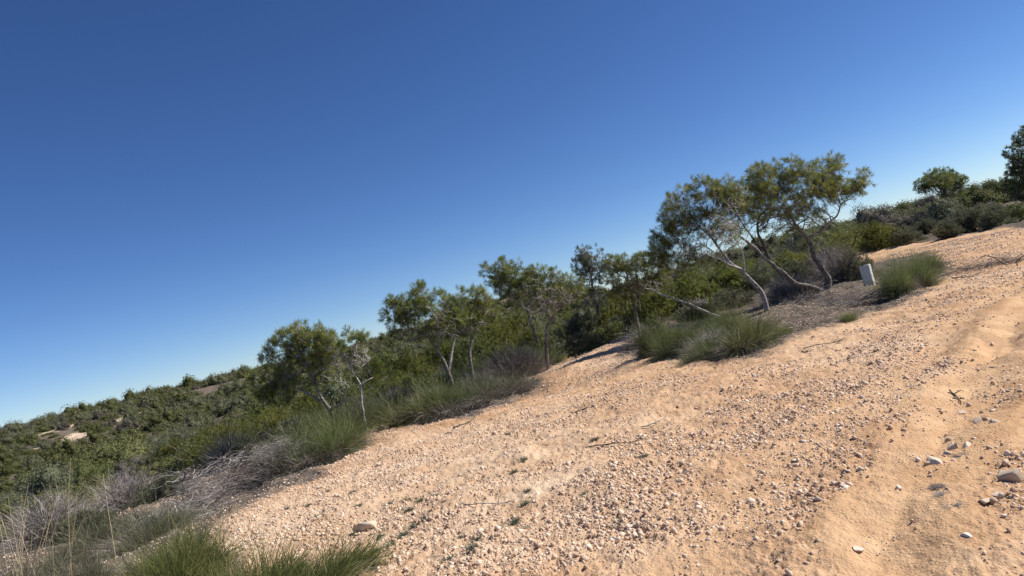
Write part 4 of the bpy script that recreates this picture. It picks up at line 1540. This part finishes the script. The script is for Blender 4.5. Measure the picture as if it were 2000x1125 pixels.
stick([(1115, 806), (1140, 803), (1165, 796)], .008, 'dark forked stick on the dirt below the shadow streak', 1, True)
stick([(1145, 878), (1190, 874), (1230, 868), (1250, 862)], .008, 'long crooked stick lying across the middle of the dirt', 2, True)
stick([(1855, 762), (1870, 772), (1885, 780)], .008, 'dark stick pointing down the rut at the right', 3, True)
stick([(1252, 838), (1275, 834), (1292, 827)], .008, 'thin grey stick above the long crooked one', 4)
stick([(1570, 686), (1610, 680), (1645, 672)], .008, 'thin dark stick below the litter island', 5, True)
stick([(885, 838), (905, 832), (918, 825)], .012, 'short dark stick at the dirt edge under the grey tussock', 6, True)
stick([(1210, 696), (1228, 690), (1250, 680)], .016, 'dark branch lying on the dirt strip left of the dark tussock', 7, True)
stick([(1860, 542), (1890, 538), (1910, 534)], .018, 'bleached white stick at the left end of the dead brush line', 8)
stick([(905, 1000), (950, 998), (1000, 993)], .006, 'thin straw coloured stick on the left dirt', 9)
stick([(1100, 712), (1130, 702), (1150, 694)], .018, 'bleached root lying along the narrow dirt strip', 10)

WM = []
for k in range(3):
    rng = np.random.default_rng(60 + k)
    n = 150
    b = rng.normal(0, .03, (n, 3)) * np.array([1, 1, 0])
    d = rng.normal(size=(n, 3)) * np.array([1, 1, 0]) * .8 + np.array([0, 0, .7])
    f = ribbons(b, d, rng.uniform(.05, .13, n), rng.uniform(.005, .010, n), rng.uniform(0, .6, n), rng, 2, .1, .04)
    WM.append(mesh('weed', *f[:2], M_WEED, f[2]))
wp = [(800, 1000), (822, 985), (812, 1030), (832, 1022), (850, 975), (870, 990), (845, 1005), (795, 978), (760, 985), (880, 965), (1005, 1028), (1030, 1040), (905, 1075),
      (935, 1065), (925, 1085), (1022, 902), (1005, 928), (1035, 972), (1030, 992), (992, 845), (745, 1050), (765, 1065), (735, 1080), (900, 1055), (1163, 864), (1147, 978), (1210, 1040), (600, 985), (640, 960), (560, 995),
      (690, 960), (620, 1010), (700, 995), (790, 1045),  (948, 937), (1260, 905), (880, 1100)]
rng = np.random.default_rng(61)
wsrc = {}
for k, (px, py) in enumerate(wp):
    g = ground_hit(px, py)
    v = k % 3
    s = wsrc.get(v)
    o = bpy.data.objects.new('weed', WM[v]) if s is None else s.copy()
    wsrc.setdefault(v, o)
    COL.objects.link(o)
    o.location = (g[0], g[1], float(full_height(g[0], g[1])[0]))
    o.rotation_euler = (0, 0, rng.uniform(0, 6.28))
    sc = rng.uniform(.4, .8)
    o.scale = (sc, sc, sc * rng.uniform(.6, 1))
    tag(o, 'small grey green weed sprouting from the gravelly dirt', 'weed', 'weeds on the dirt')

dry = None
for k, (px, py) in enumerate([(1835, 968), (1848, 990), (1868, 1012), (1932, 712), (1880, 905)]):
    g = ground_hit(px, py)
    if dry is None:
        me = WM[0].copy()
        me.materials.clear()
        me.materials.append(M_LEAF_BROWN)
        o = dry = bpy.data.objects.new('dry_weed', me)
    else:
        o = dry.copy()
    COL.objects.link(o)
    o.location = (g[0], g[1], float(full_height(g[0], g[1])[0]))
    o.rotation_euler = (0, 0, k * 1.7)
    o.scale = (.6, .6, .12)
    tag(o, 'flattened dead brown weed in the wheel rut', 'weed', 'dead weeds in the rut')

# ------------------------------------------------------------------ hillside scrub
def hillside():
    rng = np.random.default_rng(90)
    pts = []
    cell = {}
    cand = []
    n = 26000
    th = np.radians(rng.uniform(-42, 34, n))
    r = 24 + 150 * rng.random(n) ** .62
    x, y = r * np.sin(th), r * np.cos(th)
    s = np.interp(y, EDGE_Y, EDGE_X) - x
    d = px_dist_poly(x, y, DIRT)
    m = masks(x, y)
    hm = m[2]
    for ahead in (4, 8):
        k = (r + ahead) / r
        hm = np.maximum(hm, masks(x * k, y * k)[2] )
    m = (m[0], m[1], hm)
    bald = fbm(x, y, .06, 3, 70)
    free = (m[2] < .25) | (rng.random(len(x)) < .05)
    ok = (d > 2.2) & (s > 3.0) & free
    ok |= (d > 3.0) & (r > 40) & free
    ok &= ~((bald > .75) & (r > 60))
    x, y, r = x[ok], y[ok], r[ok]
    sz = 1.0 + 2.3 * rng.random(len(x)) ** 1.6
    sz = sz * (.85 + .0048 * r)
    for i in range(len(x)):
        key = (int(x[i] // 4), int(y[i] // 4))
        good = True
        for a in (-1, 0, 1):
            for b in (-1, 0, 1):
                for q in cell.get((key[0] + a, key[1] + b), ()):
                    if (x[i] - q[0]) ** 2 + (y[i] - q[1]) ** 2 < (.29 * (sz[i] + q[2])) ** 2:
                        good = False
        if good:
            cell.setdefault(key, []).append((x[i], y[i], sz[i]))
            pts.append((x[i], y[i], sz[i], r[i]))
    pts = np.array(pts)
    vis = np.argsort(-(pts[:, 2] / pts[:, 3]))
    pts = pts[vis]
    kn = fbm(pts[:, 0], pts[:, 1], .09, 2, 80)
    print('hill shrubs', len(pts))
    labs = {'hillgreen': 'rounded olive green bush in the dense scrub of the valley and far hill', 'hilldark': 'dark green bush in the dense scrub of the valley and far hill',
            'hillgrey': 'grey green bush in the dense scrub of the valley and far hill', 'hillbrown': 'dry brownish grey bush in the dense scrub of the valley and far hill'}
    rest = []
    cnt = {}
    for i, (x, y, s, r) in enumerate(pts):
        u = rng.random() + .35 * kn[i]
        k = 'hillgreen' if u < .56 else 'hilldark' if u < .62 else 'hillgrey' if u < .93 else 'hillbrown'
        z = float(height(x, y)) - .08 * s
        h = s * rng.uniform(.5, 1.05)
        if i < 150:
            put_shrub(k, int(rng.integers(0, 3)), x, y, h, s * .85, labs[k], 'bushes of the hillside scrub, ' + k[4:], 'bush', 'bush', rng.uniform(0, 6.28), z)
        else:
            rest.append((x, y, z, s, h))
    # the remainder is one far mass
    shp = []
    for v in range(8):
        q = np.random.default_rng(2000 + v)
        shp.append(dome(q, 1300, .029, ICO1))
    parts = []
    for x, y, z, s, h in rest:
        V, F, A = shp[int(rng.integers(0, 8))]
        a = rng.uniform(0, 6.28)
        c, sn = math.cos(a), math.sin(a)
        Q = V * np.array([s * .85, s * .85, h])
        Q = np.stack([Q[:, 0] * c - Q[:, 1] * sn + x, Q[:, 0] * sn + Q[:, 1] * c + y, Q[:, 2] + z], 1)
        sp = rng.random()
        parts.append((Q, F, {'tint': A['tint'], 'sp': np.full(len(Q), sp)}))
    V, F, A = join(parts)
    t = NT('far_scrub_leaves')
    ti, sp = t.attr('tint'), t.attr('sp')
    g = t.mix(ti, (.075, .084, .030), (.210, .212, .085))
    g2 = t.mix(ti, (.095, .103, .056), (.27, .27, .155))
    b = t.mix(ti, (.09, .08, .06), (.22, .195, .155))
    c = t.mix(t.ramp(sp, .5, .62), g, g2)
    c = t.mix(t.ramp(sp, .9, .92), c, b)
    fm = t.bsdf(c, .6, .1, transl=.4)
    tag(obj('far_scrub', mesh('far_scrub', V, F, fm, A)), 'dense mass of low scrub covering the far hill', None, None, 'stuff')
    print('far scrub faces', len(F[0]))


hillside()

# ------------------------------------------------------------------ light, sky, view
w = bpy.data.worlds.new('World')
scene.world = w
w.use_nodes = True
nt = w.node_tree
bg = nt.nodes['Background']
sky = nt.nodes.new('ShaderNodeTexSky')
sky.sky_type = 'NISHITA'
sky.sun_disc = False
sky.sun_elevation = SUN_EL
sky.sun_rotation = SUN_AZ
sky.altitude = 0
sky.air_density = .62
sky.dust_density = .05
sky.ozone_density = 4.8
hs = nt.nodes.new('ShaderNodeHueSaturation')
hs.inputs['Saturation'].default_value = 1.14
hs.inputs['Hue'].default_value = .508
nt.links.new(sky.outputs[0], hs.inputs['Color'])
nt.links.new(hs.outputs[0], bg.inputs[0])
bg.inputs[1].default_value = .088
sd = bpy.data.lights.new('sun', 'SUN')
sd.energy = 5.0
sd.angle = math.radians(.53)
sd.color = (1, .955, .88)
so = bpy.data.objects.new('sun', sd)
COL.objects.link(so)
dirv = Vector((math.sin(SUN_AZ) * math.cos(SUN_EL), math.cos(SUN_AZ) * math.cos(SUN_EL), math.sin(SUN_EL)))
so.rotation_euler = dirv.to_track_quat('Z', 'Y').to_euler()
scene.view_settings.view_transform = 'Standard'
scene.view_settings.look = 'None'
scene.view_settings.exposure = 0.38
scene.view_settings.gamma = 1.0
